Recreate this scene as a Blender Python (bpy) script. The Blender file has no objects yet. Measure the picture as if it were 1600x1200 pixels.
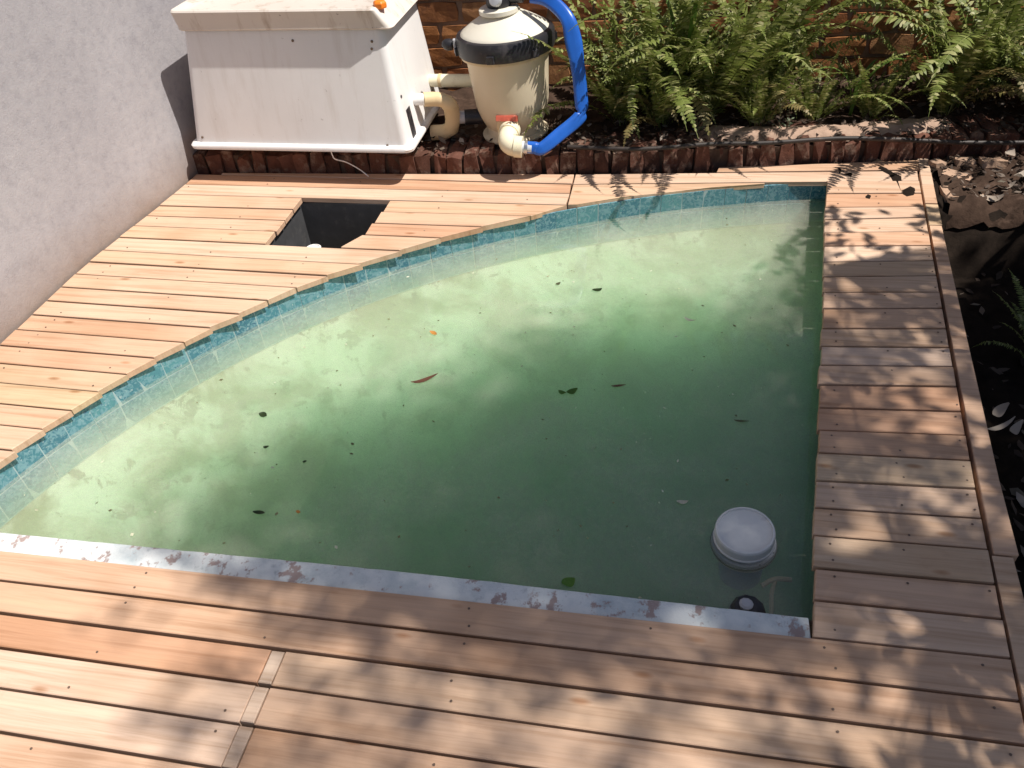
import bpy, bmesh, math, random
import numpy as np
from mathutils import Vector, Matrix, Quaternion

random.seed(7)
np.random.seed(7)
SC = bpy.context.scene
COL = SC.collection

# ------------------------------------------------------------------ camera
CAM_H, F_PX, PITCH, ROLL, YAW = 1.7113, 1241.5, 0.70677, -0.07908, -0.22715
cp, sp, cy, sy = math.cos(PITCH), math.sin(PITCH), math.cos(YAW), math.sin(YAW)
fwd = Vector((sy * cp, cy * cp, -sp))
rgt = Vector((cy, -sy, 0))
upv = rgt.cross(fwd)
cr, sr = math.cos(ROLL), math.sin(ROLL)
r2 = rgt * cr + upv * sr
u2 = upv * cr - rgt * sr
cam_d = bpy.data.cameras.new("camera")
cam_d.sensor_width = 36.0
cam_d.lens = F_PX / 1600.0 * 36.0
cam_d.clip_start = 0.05
cam_d.clip_end = 500.0
cam = bpy.data.objects.new("camera", cam_d)
COL.objects.link(cam)
m = Matrix((
    (r2.x, u2.x, -fwd.x, 0.0),
    (r2.y, u2.y, -fwd.y, 0.0),
    (r2.z, u2.z, -fwd.z, CAM_H),
    (0, 0, 0, 1)))
cam.matrix_world = m
SC.camera = cam

# ------------------------------------------------------------------ light
SUN_EL, SUN_AZ = math.radians(60.0), math.radians(-5.0)     # azimuth from +X towards +Y
sun_dir = Vector((math.cos(SUN_EL) * math.cos(SUN_AZ), math.cos(SUN_EL) * math.sin(SUN_AZ), math.sin(SUN_EL)))
COT = sun_dir.x / sun_dir.z
world = bpy.data.worlds.new("World")
SC.world = world
world.use_nodes = True
wn = world.node_tree
wn.nodes.clear()
w_out = wn.nodes.new("ShaderNodeOutputWorld")
w_bg = wn.nodes.new("ShaderNodeBackground")
w_sky = wn.nodes.new("ShaderNodeTexSky")
w_sky.sky_type = 'NISHITA'
w_sky.sun_disc = False
w_sky.sun_elevation = SUN_EL
w_sky.sun_rotation = math.radians(90.0) - SUN_AZ
w_sky.altitude = 1200.0
w_sky.air_density = 1.0
w_sky.dust_density = 4.0
w_bg.inputs["Strength"].default_value = 0.07
wn.links.new(w_sky.outputs[0], w_bg.inputs[0])
wn.links.new(w_bg.outputs[0], w_out.inputs[0])

sun_l = bpy.data.lights.new("sun", 'SUN')
sun_l.energy = 5.0
sun_l.angle = math.radians(0.53)
sun_l.color = (1.0, 0.955, 0.89)
sun_o = bpy.data.objects.new("sun", sun_l)
COL.objects.link(sun_o)
sun_o.rotation_euler = (-sun_dir).to_track_quat('-Z', 'Y').to_euler()
sun_o.location = (6, 0, 9)

SC.view_settings.view_transform = 'Standard'
SC.view_settings.look = 'None'
SC.view_settings.exposure = 0.31
SC.view_settings.gamma = 1.0
SC.view_settings.use_curve_mapping = False
SC.render.engine = 'CYCLES'
SC.cycles.use_denoising = True
SC.cycles.max_bounces = 10
SC.cycles.diffuse_bounces = 4
SC.cycles.glossy_bounces = 3
SC.cycles.transmission_bounces = 4
SC.cycles.volume_bounces = 6
SC.cycles.transparent_max_bounces = 16
SC.cycles.caustics_reflective = False
SC.cycles.caustics_refractive = False

# ------------------------------------------------------------------ helpers
def link(o, parent=None):
    COL.objects.link(o)
    if parent is not None:
        o.parent = parent
    return o

def mesh_obj(name, verts, faces, mat, parent=None, smooth=False):
    me = bpy.data.meshes.new(name)
    me.from_pydata([tuple(v) for v in verts], [], faces)
    me.update()
    if smooth:
        me.polygons.foreach_set("use_smooth", [True] * len(me.polygons))
    if mat:
        me.materials.append(mat)
    return link(bpy.data.objects.new(name, me), parent)

def empty(name, loc=(0, 0, 0), parent=None):
    o = bpy.data.objects.new(name, None)
    o.location = loc
    o.empty_display_size = 0.1
    return link(o, parent)

def tag(o, label=None, cat=None, group=None, kind=None):
    if label: o["label"] = label
    if cat: o["category"] = cat
    if group: o["group"] = group
    if kind: o["kind"] = kind
    return o

class MB:
    """collects vertices and faces"""
    def __init__(s):
        s.v, s.f = [], []
    def add(s, verts, faces):
        b = len(s.v)
        s.v += [Vector(v) for v in verts]
        s.f += [[i + b for i in f] for f in faces]
        return s
    def prism(s, poly, z0, z1, ch=0.0):
        """poly: ccw list of (x, y); top edge chamfered by ch; z1 may be a function of (x, y)"""
        n = len(poly)
        zf = z1 if callable(z1) else (lambda x, y: z1)
        cx = sum(p[0] for p in poly) / n
        cyy = sum(p[1] for p in poly) / n
        def inset(p):
            dx, dy = cx - p[0], cyy - p[1]
            l = math.hypot(dx, dy) or 1
            k = min(ch * 1.4, l * .5)
            # move independently in x and y so that long boards keep straight edges
            return (p[0] + math.copysign(min(ch, abs(dx) * .5), dx), p[1] + math.copysign(min(ch, abs(dy) * .5), dy))
        V = [(x, y, z0) for x, y in poly]
        rings = [V]
        if ch > 0:
            rings.append([(x, y, zf(x, y) - ch) for x, y in poly])
            rings.append([(inset(p)[0], inset(p)[1], zf(*p)) for p in poly])
        else:
            rings.append([(x, y, zf(x, y)) for x, y in poly])
        vs = [v for r in rings for v in r]
        fs = [list(range(n))[::-1]]
        for k in range(len(rings) - 1):
            for i in range(n):
                j = (i + 1) % n
                fs.append([k * n + i, k * n + j, (k + 1) * n + j, (k + 1) * n + i])
        fs.append([(len(rings) - 1) * n + i for i in range(n)])
        return s.add(vs, fs)
    def box(s, c, d, rz=0.0, M=None):
        hx, hy, hz = d[0] / 2, d[1] / 2, d[2] / 2
        V = [Vector((x, y, z)) for z in (-hz, hz) for x, y in ((-hx, -hy), (hx, -hy), (hx, hy), (-hx, hy))]
        R = M if M is not None else Matrix.Rotation(rz, 3, 'Z')
        V = [R @ v + Vector(c) for v in V]
        return s.add(V, [[3, 2, 1, 0], [4, 5, 6, 7], [0, 1, 5, 4], [1, 2, 6, 5], [2, 3, 7, 6], [3, 0, 4, 7]])
    def lathe(s, prof, n=40, c=(0, 0, 0), M=None, close=True):
        V, Fc = [], []
        for r, z in prof:
            for i in range(n):
                a = 2 * math.pi * i / n
                v = Vector((r * math.cos(a), r * math.sin(a), z))
                if M is not None: v = M @ v
                V.append(v + Vector(c))
        for k in range(len(prof) - 1):
            for i in range(n):
                j = (i + 1) % n
                Fc.append([k * n + i, k * n + j, (k + 1) * n + j, (k + 1) * n + i])
        if close:
            Fc.append(list(range(n))[::-1])
            Fc.append([(len(prof) - 1) * n + i for i in range(n)])
        return s.add(V, Fc)
    def tube(s, pts, rad, n=14, cap=True, flat=None):
        """swept tube; rad number or list; flat = (a, b) scales of section axes"""
        pts = [Vector(p) for p in pts]
        N = len(pts)
        R = rad if isinstance(rad, (list, tuple)) else [rad] * N
        V, Fc = [], []
        ref = None
        for k in range(N):
            t = (pts[min(k + 1, N - 1)] - pts[max(k - 1, 0)]).normalized()
            if ref is None:
                ref = Vector((0, 0, 1)) if abs(t.z) < .9 else Vector((1, 0, 0))
            a = (ref - t * ref.dot(t)).normalized()
            b = t.cross(a)
            ref = a
            fa, fb = flat if flat else (1, 1)
            for i in range(n):
                th = 2 * math.pi * i / n
                V.append(pts[k] + a * (R[k] * fa * math.cos(th)) + b * (R[k] * fb * math.sin(th)))
        for k in range(N - 1):
            for i in range(n):
                j = (i + 1) % n
                Fc.append([k * n + i, k * n + j, (k + 1) * n + j, (k + 1) * n + i])
        if cap:
            Fc.append(list(range(n))[::-1])
            Fc.append([(N - 1) * n + i for i in range(n)])
        return s.add(V, Fc)
    def build(s, name, mat, parent=None, smooth=False, edge=None, bevel=None):
        o = mesh_obj(name, s.v, s.f, mat, parent, smooth)
        if smooth:
            o.data.set_sharp_from_angle(angle=math.radians(edge or 40))
        if bevel:
            md = o.modifiers.new("bevel", 'BEVEL')
            md.width = bevel
            md.segments = 2
            md.limit_method = 'ANGLE'
            md.angle_limit = math.radians(40)
        return o

def smooth_path(pts, per=8):
    """Catmull-Rom through the points"""
    P = [Vector(p) for p in pts]
    P = [P[0] * 2 - P[1]] + P + [P[-1] * 2 - P[-2]]
    out = []
    for i in range(1, len(P) - 2):
        for k in range(per):
            t = k / per
            a, b, c, d = P[i - 1], P[i], P[i + 1], P[i + 2]
            out.append(0.5 * ((2 * b) + (c - a) * t + (2 * a - 5 * b + 4 * c - d) * t * t + (3 * b - a - 3 * c + d) * t ** 3))
    out.append(P[-2])
    return out

# ------------------------------------------------------------------ materials
class NT:
    def __init__(s, name):
        s.m = bpy.data.materials.new(name)
        s.m.use_nodes = True
        s.t = s.m.node_tree
        s.t.nodes.clear()
        s.out = s.t.nodes.new("ShaderNodeOutputMaterial")
        s.p = None
    def n(s, typ, **kw):
        nd = s.t.nodes.new("ShaderNode" + typ)
        for k, v in kw.items(): setattr(nd, k, v)
        return nd
    def l(s, a, b):
        s.t.links.new(a, b)
    def put(s, sock, v):
        if hasattr(v, "links"): s.l(v, sock)
        else:
            if isinstance(v, (tuple, list)) and len(v) == 3 and sock.type == 'RGBA': v = (*v, 1)
            sock.default_value = v
    def coords(s, kind="Object", scale=(1, 1, 1), rand=0.0):
        tc = s.n("TexCoord")
        src = tc.outputs[kind]
        mp = s.n("Mapping")
        s.l(src, mp.inputs["Vector"])
        mp.inputs["Scale"].default_value = scale
        if rand:
            oi = s.n("ObjectInfo")
            mu = s.n("Math", operation='MULTIPLY')
            s.l(oi.outputs["Random"], mu.inputs[0]); mu.inputs[1].default_value = rand
            cb = s.n("CombineXYZ")
            for k in range(3): s.l(mu.outputs[0], cb.inputs[k])
            s.l(cb.outputs[0], mp.inputs["Location"])
        return mp.outputs[0]
    def noise(s, vec, scale=5.0, detail=4.0, rough=0.55, dist=0.0, out="Fac"):
        nd = s.n("TexNoise")
        s.l(vec, nd.inputs["Vector"])
        nd.inputs["Scale"].default_value = scale
        nd.inputs["Detail"].default_value = detail
        nd.inputs["Roughness"].default_value = rough
        nd.inputs["Distortion"].default_value = dist
        return nd.outputs[out]
    def ramp(s, fac, stops, interp='LINEAR'):
        r = s.n("ValToRGB")
        r.color_ramp.interpolation = interp
        el = r.color_ramp.elements
        while len(el) < len(stops): el.new(0.5)
        for e, (p, c) in zip(el, stops):
            e.position = p
            e.color = (*c, 1) if len(c) == 3 else c
        s.put(r.inputs["Fac"], fac)
        return r.outputs["Color"]
    def mix(s, fac, a, b, mode='MIX'):
        nd = s.n("Mix", data_type='RGBA', blend_type=mode)
        s.put(nd.inputs[0], fac); s.put(nd.inputs[6], a); s.put(nd.inputs[7], b)
        return nd.outputs[2]
    def math(s, op, a, b=0.0):
        nd = s.n("Math", operation=op)
        s.put(nd.inputs[0], a); s.put(nd.inputs[1], b)
        return nd.outputs[0]
    def rand(s):
        return s.n("ObjectInfo").outputs["Random"]
    def bsdf(s, color, rough=0.6, bump=None, bump_s=0.3, bump_d=0.01, spec=0.4, metal=0.0, trans=0.0, coat=0.0):
        p = s.n("BsdfPrincipled")
        s.put(p.inputs["Base Color"], color)
        s.put(p.inputs["Roughness"], rough)
        p.inputs["Specular IOR Level"].default_value = spec
        p.inputs["Metallic"].default_value = metal
        if coat: p.inputs["Coat Weight"].default_value = coat
        if bump is not None:
            b = s.n("Bump")
            b.inputs["Strength"].default_value = bump_s
            b.inputs["Distance"].default_value = bump_d
            s.put(b.inputs["Height"], bump)
            s.l(b.outputs[0], p.inputs["Normal"])
        s.p = p
        s.l(p.outputs[0], s.out.inputs["Surface"])
        return s

MAT = {}
def wood(name, tones, warm=1.0):
    t = NT(name)
    v = t.coords("Object", (1.0, 1.0, 1.0), rand=37.0)
    vg = t.coords("Object", (1.6, 42.0, 8.0), rand=51.0)
    grain = t.noise(vg, 1.0, 6.0, 0.62, 0.6)
    vf = t.coords("Object", (6.0, 190.0, 20.0), rand=23.0)
    fine = t.noise(vf, 1.0, 3.0, 0.6)
    blot = t.noise(v, 2.3, 3.0, 0.5)
    base = t.ramp(t.rand(), tones)
    g = t.ramp(grain, [(0.28, (0.74, 0.66, 0.58)), (0.5, (1, 1, 1)), (0.72, (1.12, 1.11, 1.09))])
    c = t.mix(1.0, base, g, 'MULTIPLY')
    f = t.ramp(fine, [(0.3, (0.90, 0.87, 0.84)), (0.55, (1.02, 1.02, 1.02))])
    c = t.mix(0.7, c, f, 'MULTIPLY')
    bl = t.ramp(blot, [(0.30, (0.86, 0.79, 0.72)), (0.5, (1, 1, 1)), (0.72, (1.10, 1.10, 1.10))])
    c = t.mix(0.8, c, bl, 'MULTIPLY')
    # knots
    vk = t.coords("Object", (4.0, 11.0, 1.0), rand=19.0)
    vo = t.n("TexVoronoi"); t.l(vk, vo.inputs["Vector"]); vo.inputs["Scale"].default_value = 0.9
    kn = t.ramp(vo.outputs["Distance"], [(0.0, (0.42, 0.25, 0.15)), (0.05, (0.62, 0.45, 0.32)), (0.11, (1, 1, 1))])
    c = t.mix(0.75, c, kn, 'MULTIPLY')
    # footmarks and dirt
    vd = t.coords("Object", (1, 1, 1))
    dirt = t.ramp(t.noise(vd, 9.0, 6.0, 0.7), [(0.60, (1, 1, 1)), (0.80, (0.80, 0.74, 0.68))])
    c = t.mix(0.6, c, dirt, 'MULTIPLY')
    t.bsdf(c, t.ramp(fine, [(0.2, (0.72,) * 3), (0.8, (0.58,) * 3)]), bump=t.math('ADD', grain, t.math('MULTIPLY', fine, 0.5)), bump_s=0.35, bump_d=0.0025, spec=0.28)
    return t.m

MAT["wood"] = wood("deck timber", [(0.0, (0.57, 0.38, 0.25)), (0.18, (0.61, 0.44, 0.32)), (0.36, (0.55, 0.35, 0.23)), (0.50, (0.59, 0.41, 0.29)), (0.62, (0.53, 0.31, 0.195)), (0.74, (0.56, 0.36, 0.24)), (0.86, (0.60, 0.435, 0.325)), (1.0, (0.53, 0.375, 0.22))])
MAT["wood_pale"] = wood("pale offcut timber", [(0.0, (0.56, 0.43, 0.33)), (1.0, (0.54, 0.40, 0.30))])
MAT["joist"] = wood("joist timber", [(0.0, (0.30, 0.19, 0.11)), (1.0, (0.26, 0.17, 0.10))])

def simple(name, col, rough=0.5, var=0.12, vscale=8.0, bump_s=0.0, spec=0.4, metal=0.0, dirt=None, dscale=6.0, dlo=0.55, dhi=0.75, bscale=60.0):
    t = NT(name)
    v = t.coords("Object", (1, 1, 1), rand=13.0)
    n = t.noise(v, vscale, 5.0, 0.6)
    lo = tuple(c * (1 - var) for c in col); hi = tuple(min(1, c * (1 + var)) for c in col)
    c = t.ramp(n, [(0.25, lo), (0.75, hi)])
    if dirt:
        d = t.ramp(t.noise(v, dscale, 7.0, 0.68), [(dlo, (0, 0, 0)), (dhi, (1, 1, 1))])
        c = t.mix(d, c, dirt)
    b = t.noise(v, bscale, 4.0, 0.6) if bump_s else None
    t.bsdf(c, rough, bump=b, bump_s=bump_s, bump_d=0.004, spec=spec, metal=metal)
    return t.m

def plaster():
    t = NT("grey plaster")
    v = t.coords("Object")
    big = t.noise(v, 1.6, 5.0, 0.6)
    med = t.noise(v, 22.0, 6.0, 0.7)
    fine = t.noise(v, 110.0, 4.0, 0.7)
    c = t.ramp(big, [(0.3, (0.33, 0.312, 0.325)), (0.7, (0.41, 0.39, 0.40))])
    c = t.mix(1.0, c, t.ramp(med, [(0.32, (0.86, 0.86, 0.87)), (0.5, (1, 1, 1)), (0.75, (1.08, 1.07, 1.05))]), 'MULTIPLY')
    c = t.mix(t.ramp(fine, [(0.62, (0, 0, 0)), (0.80, (0.75, 0.75, 0.75))]), c, (0.43, 0.41, 0.40))
    c = t.mix(t.ramp(fine, [(0.22, (0.7, 0.7, 0.7)), (0.34, (0, 0, 0))]), c, (0.19, 0.17, 0.165))
    # splash stain along the foot of the wall
    sep = t.n("SeparateXYZ"); t.l(v, sep.inputs[0])
    hz = t.math('ADD', sep.outputs[2], t.math('MULTIPLY', t.noise(v, 7.0, 4.0, 0.6), 0.10))
    st = t.ramp(hz, [(0.03, (1, 1, 1)), (0.10, (0.55, 0.55, 0.55)), (0.26, (0, 0, 0))])
    c = t.mix(t.math('MULTIPLY', st, 0.75), c, (0.24, 0.165, 0.11))
    t.bsdf(c, 0.9, bump=t.math('ADD', med, t.math('MULTIPLY', fine, 0.6)), bump_s=0.5, bump_d=0.005, spec=0.15)
    return t.m
MAT["plaster"] = plaster()
MAT["mortar_dark"] = simple("dark kerb mortar", (0.10, 0.065, 0.048), 0.95, 0.3, 14, bump_s=0.6, spec=0.1)  # kerb mortar, darker all over than the wall mortar
MAT["mortar"] = simple("old mortar", (0.30, 0.20, 0.14), 0.95, 0.2, 14, bump_s=0.5, spec=0.1)

def brickm(name, tones, dirtc):
    t = NT(name)
    v = t.coords("Object", (1, 1, 1), rand=41.0)
    c = t.ramp(t.rand(), tones)
    c = t.mix(1.0, c, t.ramp(t.noise(v, 16, 6, 0.7), [(0.3, (0.66, 0.62, 0.6)), (0.55, (1, 1, 1)), (0.8, (1.2, 1.15, 1.1))]), 'MULTIPLY')
    c = t.mix(t.ramp(t.noise(v, 14, 6, 0.7), [(0.52, (0, 0, 0)), (0.68, (0.85, 0.85, 0.85))]), c, dirtc)
    t.bsdf(c, 0.9, bump=t.noise(v, 45, 6, 0.7), bump_s=0.7, bump_d=0.006, spec=0.12)
    return t.m
MAT["brick"] = brickm("face brick", [(0, (0.33, 0.135, 0.05)), (0.35, (0.42, 0.19, 0.075)), (0.7, (0.27, 0.10, 0.04)), (1, (0.46, 0.24, 0.11))], (0.22, 0.10, 0.055))
MAT["ledge_brick"] = brickm("shade toned kerb brick", [(0, (0.11, 0.048, 0.034)), (0.5, (0.155, 0.072, 0.050)), (1, (0.075, 0.038, 0.028))], (0.26, 0.185, 0.14))  # shade of the kerb face put into these dark tones; pale blotches are lichen

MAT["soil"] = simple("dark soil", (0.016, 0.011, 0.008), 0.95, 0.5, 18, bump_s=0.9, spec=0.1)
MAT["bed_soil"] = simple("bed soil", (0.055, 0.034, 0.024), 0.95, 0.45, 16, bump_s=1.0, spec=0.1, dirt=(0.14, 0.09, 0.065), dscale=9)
MAT["ground"] = simple("garden ground", (0.10, 0.075, 0.05), 0.95, 0.35, 5, bump_s=0.6, spec=0.1)
MAT["fibreglass"] = None
def fibreglass(name, col, stain, amount, edge=0.0):
    t = NT(name)
    v = t.coords("Object")
    n = t.noise(v, 3.5, 5, 0.6)
    c = t.ramp(n, [(0.3, tuple(x * 0.93 for x in col)), (0.7, col)])
    vs = t.coords("Object", (16.0, 16.0, 1.6))
    s1 = t.ramp(t.noise(vs, 1.0, 5, 0.65), [(0.52, (0, 0, 0)), (0.78, (amount,) * 3)])
    c = t.mix(s1, c, stain)
    s2 = t.ramp(t.noise(v, 38.0, 5, 0.7), [(0.66, (0, 0, 0)), (0.74, (0.8 * amount + 0.15,) * 3)])
    c = t.mix(s2, c, (0.16, 0.12, 0.09))
    t.bsdf(c, 0.42, bump=t.noise(v, 30, 3, 0.5), bump_s=0.12, bump_d=0.003, spec=0.4)
    return t.m
MAT["fibreglass"] = fibreglass("white fibreglass", (0.80, 0.775, 0.755), (0.50, 0.43, 0.37), 0.35)
MAT["lid"] = fibreglass("weathered lid fibreglass", (0.68, 0.61, 0.54), (0.34, 0.24, 0.165), 0.95)
MAT["orange"] = simple("orange knob plastic", (0.85, 0.22, 0.02), 0.4, 0.1)
MAT["cream"] = simple("cream plastic", (0.64, 0.54, 0.385), 0.4, 0.06, 4, dirt=(0.45, 0.34, 0.22), dscale=7, dlo=0.6, dhi=0.85)
MAT["cream_lid"] = simple("pale lid plastic", (0.70, 0.655, 0.55), 0.35, 0.05, 4, dirt=(0.50, 0.42, 0.32), dscale=9, dlo=0.62, dhi=0.85)
MAT["pvc"] = simple("cream pipe", (0.80, 0.73, 0.53), 0.35, 0.05, 5, dirt=(0.52, 0.42, 0.27), dscale=12, dlo=0.6, dhi=0.85)
MAT["pvc_old"] = simple("tan pipe", (0.66, 0.50, 0.29), 0.45, 0.08, 5, dirt=(0.42, 0.29, 0.16), dscale=12)
MAT["pvc_white"] = simple("white pipe", (0.82, 0.80, 0.77), 0.35, 0.05, 5)
MAT["black"] = simple("black plastic", (0.022, 0.021, 0.025), 0.42, 0.3, 10, dirt=(0.10, 0.09, 0.09), dscale=14)
MAT["grey"] = simple("grey plastic", (0.42, 0.42, 0.44), 0.4, 0.1, 8)
MAT["red"] = simple("faded red label", (0.62, 0.13, 0.08), 0.5, 0.2, 30, dirt=(0.72, 0.42, 0.30), dscale=40)
MAT["blue"] = simple("blue hose", (0.014, 0.105, 0.46), 0.33, 0.18, 9, spec=0.5)
MAT["clear"] = simple("clear sleeve", (0.62, 0.64, 0.66), 0.15, 0.12, 12, spec=0.6)
MAT["steel"] = simple("clamp steel", (0.55, 0.55, 0.56), 0.3, 0.1, 10, metal=0.9)
MAT["poly"] = simple("black irrigation pipe", (0.035, 0.026, 0.022), 0.55, 0.3, 10, dirt=(0.13, 0.09, 0.07), dscale=12)
MAT["pit"] = simple("dark grey pit plastic", (0.055, 0.055, 0.058), 0.6, 0.3, 9, dirt=(0.10, 0.095, 0.09), dscale=20)
MAT["float"] = simple("grey white float plastic", (0.66, 0.655, 0.63), 0.38, 0.08, 14, dirt=(0.40, 0.40, 0.42), dscale=16)
MAT["scum"] = simple("green scum line", (0.16, 0.17, 0.09), 0.8, 0.3, 40)
MAT["float_blue"] = simple("blue float body", (0.03, 0.16, 0.42), 0.4, 0.1)
MAT["screw"] = simple("screw head", (0.16, 0.11, 0.08), 0.5, 0.2, metal=0.3)
MAT["cement"] = simple("pinkish old cement", (0.40, 0.275, 0.205), 0.92, 0.25, 12, bump_s=0.8, spec=0.1, dirt=(0.20, 0.12, 0.085), dscale=7)
MAT["rock"] = simple("broken paving", (0.40, 0.265, 0.185), 0.92, 0.3, 10, bump_s=0.8, spec=0.1, dirt=(0.28, 0.18, 0.12), dscale=8)

def tilem():
    t = NT("blue pool tile")
    v = t.coords("Object", (1, 1, 1), rand=61.0)
    c = t.ramp(t.rand(), [(0, (0.055, 0.18, 0.235)), (0.3, (0.085, 0.24, 0.285)), (0.6, (0.045, 0.15, 0.215)), (0.85, (0.10, 0.27, 0.30)), (1, (0.065, 0.205, 0.265))])
    n = t.noise(v, 48, 3, 0.5, 1.4)
    c = t.mix(t.ramp(n, [(0.46, (0, 0, 0)), (0.58, (0.8, 0.8, 0.8))]), c, (0.20, 0.35, 0.40))
    n3 = t.noise(v, 75, 3, 0.6, 0.8)
    c = t.mix(t.ramp(n3, [(0.60, (0, 0, 0)), (0.70, (0.9, 0.9, 0.9))]), c, (0.03, 0.10, 0.18))
    n2 = t.noise(v, 95, 4, 0.6)
    c = t.mix(t.ramp(n2, [(0.60, (0, 0, 0)), (0.72, (0.75, 0.75, 0.75))]), c, (0.50, 0.56, 0.55))
    t.bsdf(c, 0.25, bump=n, bump_s=0.08, bump_d=0.003, spec=0.5)
    return t.m
MAT["tile"] = tilem()

def coping():
    t = NT("worn coping tiles")
    v = t.coords("Object")
    c = t.ramp(t.noise(v, 10, 5, 0.65), [(0.3, (0.42, 0.48, 0.50)), (0.52, (0.64, 0.67, 0.665)), (0.75, (0.74, 0.75, 0.73))])
    c = t.mix(t.ramp(t.noise(v, 34, 5, 0.7), [(0.58, (0, 0, 0)), (0.74, (0.8, 0.8, 0.8))]), c, (0.33, 0.37, 0.38))
    vr = t.coords("Object", (1.0, 0.8, 1))
    c = t.mix(t.ramp(t.noise(vr, 15, 5, 0.72), [(0.55, (0, 0, 0)), (0.60, (0.9, 0.9, 0.9))]), c, (0.33, 0.235, 0.21))
    t.bsdf(c, 0.6, bump=t.noise(v, 40, 5, 0.7), bump_s=0.5, bump_d=0.004, spec=0.3)
    return t.m
MAT["coping"] = coping()

def pool_floor():
    t = NT("silted pool plaster")
    v = t.coords("Object")
    c = t.ramp(t.noise(v, 1.7, 5, 0.6), [(0.30, (0.62, 0.55, 0.44)), (0.55, (0.74, 0.67, 0.56)), (0.75, (0.80, 0.74, 0.66))])
    c = t.mix(t.ramp(t.noise(v, 3.1, 6, 0.66, 0.5), [(0.45, (0, 0, 0)), (0.58, (0.95, 0.95, 0.95))]), c, (0.26, 0.21, 0.10))
    c = t.mix(t.ramp(t.noise(v, 13, 6, 0.7, 0.4), [(0.56, (0, 0, 0)), (0.61, (0.9, 0.9, 0.9))]), c, (0.20, 0.15, 0.085))
    t.bsdf(c, 0.9, spec=0.1)
    return t.m
MAT["pool_floor"] = pool_floor()
MAT["grout"] = simple("pale grout", (0.36, 0.45, 0.46), 0.8, 0.1, 20)

def water():
    t = NT("murky water")
    v = t.coords("Object")
    fr = t.n("Fresnel"); fr.inputs["IOR"].default_value = 1.33
    tr = t.n("BsdfTransparent"); tr.inputs[0].default_value = (1, 1, 1, 1)
    gl = t.n("BsdfGlossy"); gl.inputs["Roughness"].default_value = 0.03
    gl.inputs[0].default_value = (1, 1, 1, 1)
    b = t.n("Bump"); b.inputs["Strength"].default_value = 0.05; b.inputs["Distance"].default_value = 0.01
    t.l(t.noise(v, 5.0, 3, 0.5), b.inputs["Height"])
    t.l(b.outputs[0], gl.inputs["Normal"]); t.l(b.outputs[0], fr.inputs["Normal"])
    mx = t.n("MixShader")
    t.l(fr.outputs[0], mx.inputs[0]); t.l(tr.outputs[0], mx.inputs[1]); t.l(gl.outputs[0], mx.inputs[2])
    # thin film of dust and pollen lying on the still surface
    di = t.n("BsdfDiffuse"); di.inputs[0].default_value = (0.66, 0.62, 0.53, 1)
    f1 = t.ramp(t.noise(v, 2.2, 6, 0.62, 0.6), [(0.30, (0.07, 0.07, 0.07)), (0.70, (0.25, 0.25, 0.25))])
    f2 = t.ramp(t.noise(v, 160.0, 4, 0.7), [(0.45, (0.80, 0.80, 0.80)), (0.72, (1.5, 1.5, 1.5))])
    film = t.n("MixShader")
    t.l(t.math('MULTIPLY', f1, f2), film.inputs[0]); t.l(mx.outputs[0], film.inputs[1]); t.l(di.outputs[0], film.inputs[2])
    t.l(film.outputs[0], t.out.inputs["Surface"])
    sc = t.n("VolumeScatter"); sc.inputs["Color"].default_value = (0.92, 0.92, 0.78, 1); sc.inputs["Density"].default_value = 3.3
    sc.inputs["Anisotropy"].default_value = 0.2
    ab = t.n("VolumeAbsorption"); ab.inputs["Color"].default_value = (0.07, 0.83, 0.13, 1); ab.inputs["Density"].default_value = 1.0
    ad = t.n("AddShader")
    t.l(sc.outputs[0], ad.inputs[0]); t.l(ab.outputs[0], ad.inputs[1])
    t.l(ad.outputs[0], t.out.inputs["Volume"])
    return t.m
MAT["water"] = water()

def leafm(name, tones, trans=0.35, rough=0.5):
    t = NT(name)
    g = t.n("NewGeometry")
    oi = t.n("ObjectInfo")
    r = t.math('FRACT', t.math('ADD', g.outputs["Random Per Island"], oi.outputs["Random"]))
    c = t.ramp(r, tones)
    p = t.n("BsdfPrincipled")
    t.l(c, p.inputs["Base Color"]); p.inputs["Roughness"].default_value = rough
    p.inputs["Specular IOR Level"].default_value = 0.35
    tl = t.n("BsdfTranslucent"); t.l(c, tl.inputs[0])
    mx = t.n("MixShader"); mx.inputs[0].default_value = trans
    t.l(p.outputs[0], mx.inputs[1]); t.l(tl.outputs[0], mx.inputs[2])
    t.l(mx.outputs[0], t.out.inputs["Surface"])
    return t.m
MAT["fern"] = leafm("fern leaflet", [(0, (0.09, 0.12, 0.022)), (0.3, (0.20, 0.235, 0.055)), (0.6, (0.13, 0.165, 0.034)), (0.82, (0.33, 0.345, 0.12)), (1, (0.43, 0.41, 0.20))], 0.3)
MAT["fern_dry"] = leafm("dry fern leaflet", [(0, (0.22, 0.16, 0.06)), (0.5, (0.30, 0.24, 0.10)), (1, (0.17, 0.15, 0.05))], 0.25)
MAT["strap"] = leafm("strap leaf", [(0, (0.09, 0.18, 0.03)), (1, (0.15, 0.24, 0.05))], 0.3)
MAT["grey_leaf"] = leafm("grey green leaf", [(0, (0.15, 0.20, 0.12)), (1, (0.26, 0.30, 0.20))], 0.25)
MAT["tree_leaf"] = leafm("tree leaf", [(0, (0.04, 0.09, 0.02)), (0.5, (0.06, 0.12, 0.025)), (1, (0.09, 0.14, 0.03))], 0.25)
MAT["bark"] = simple("bark", (0.16, 0.11, 0.075), 0.95, 0.35, 14, bump_s=0.9, spec=0.1)
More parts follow.
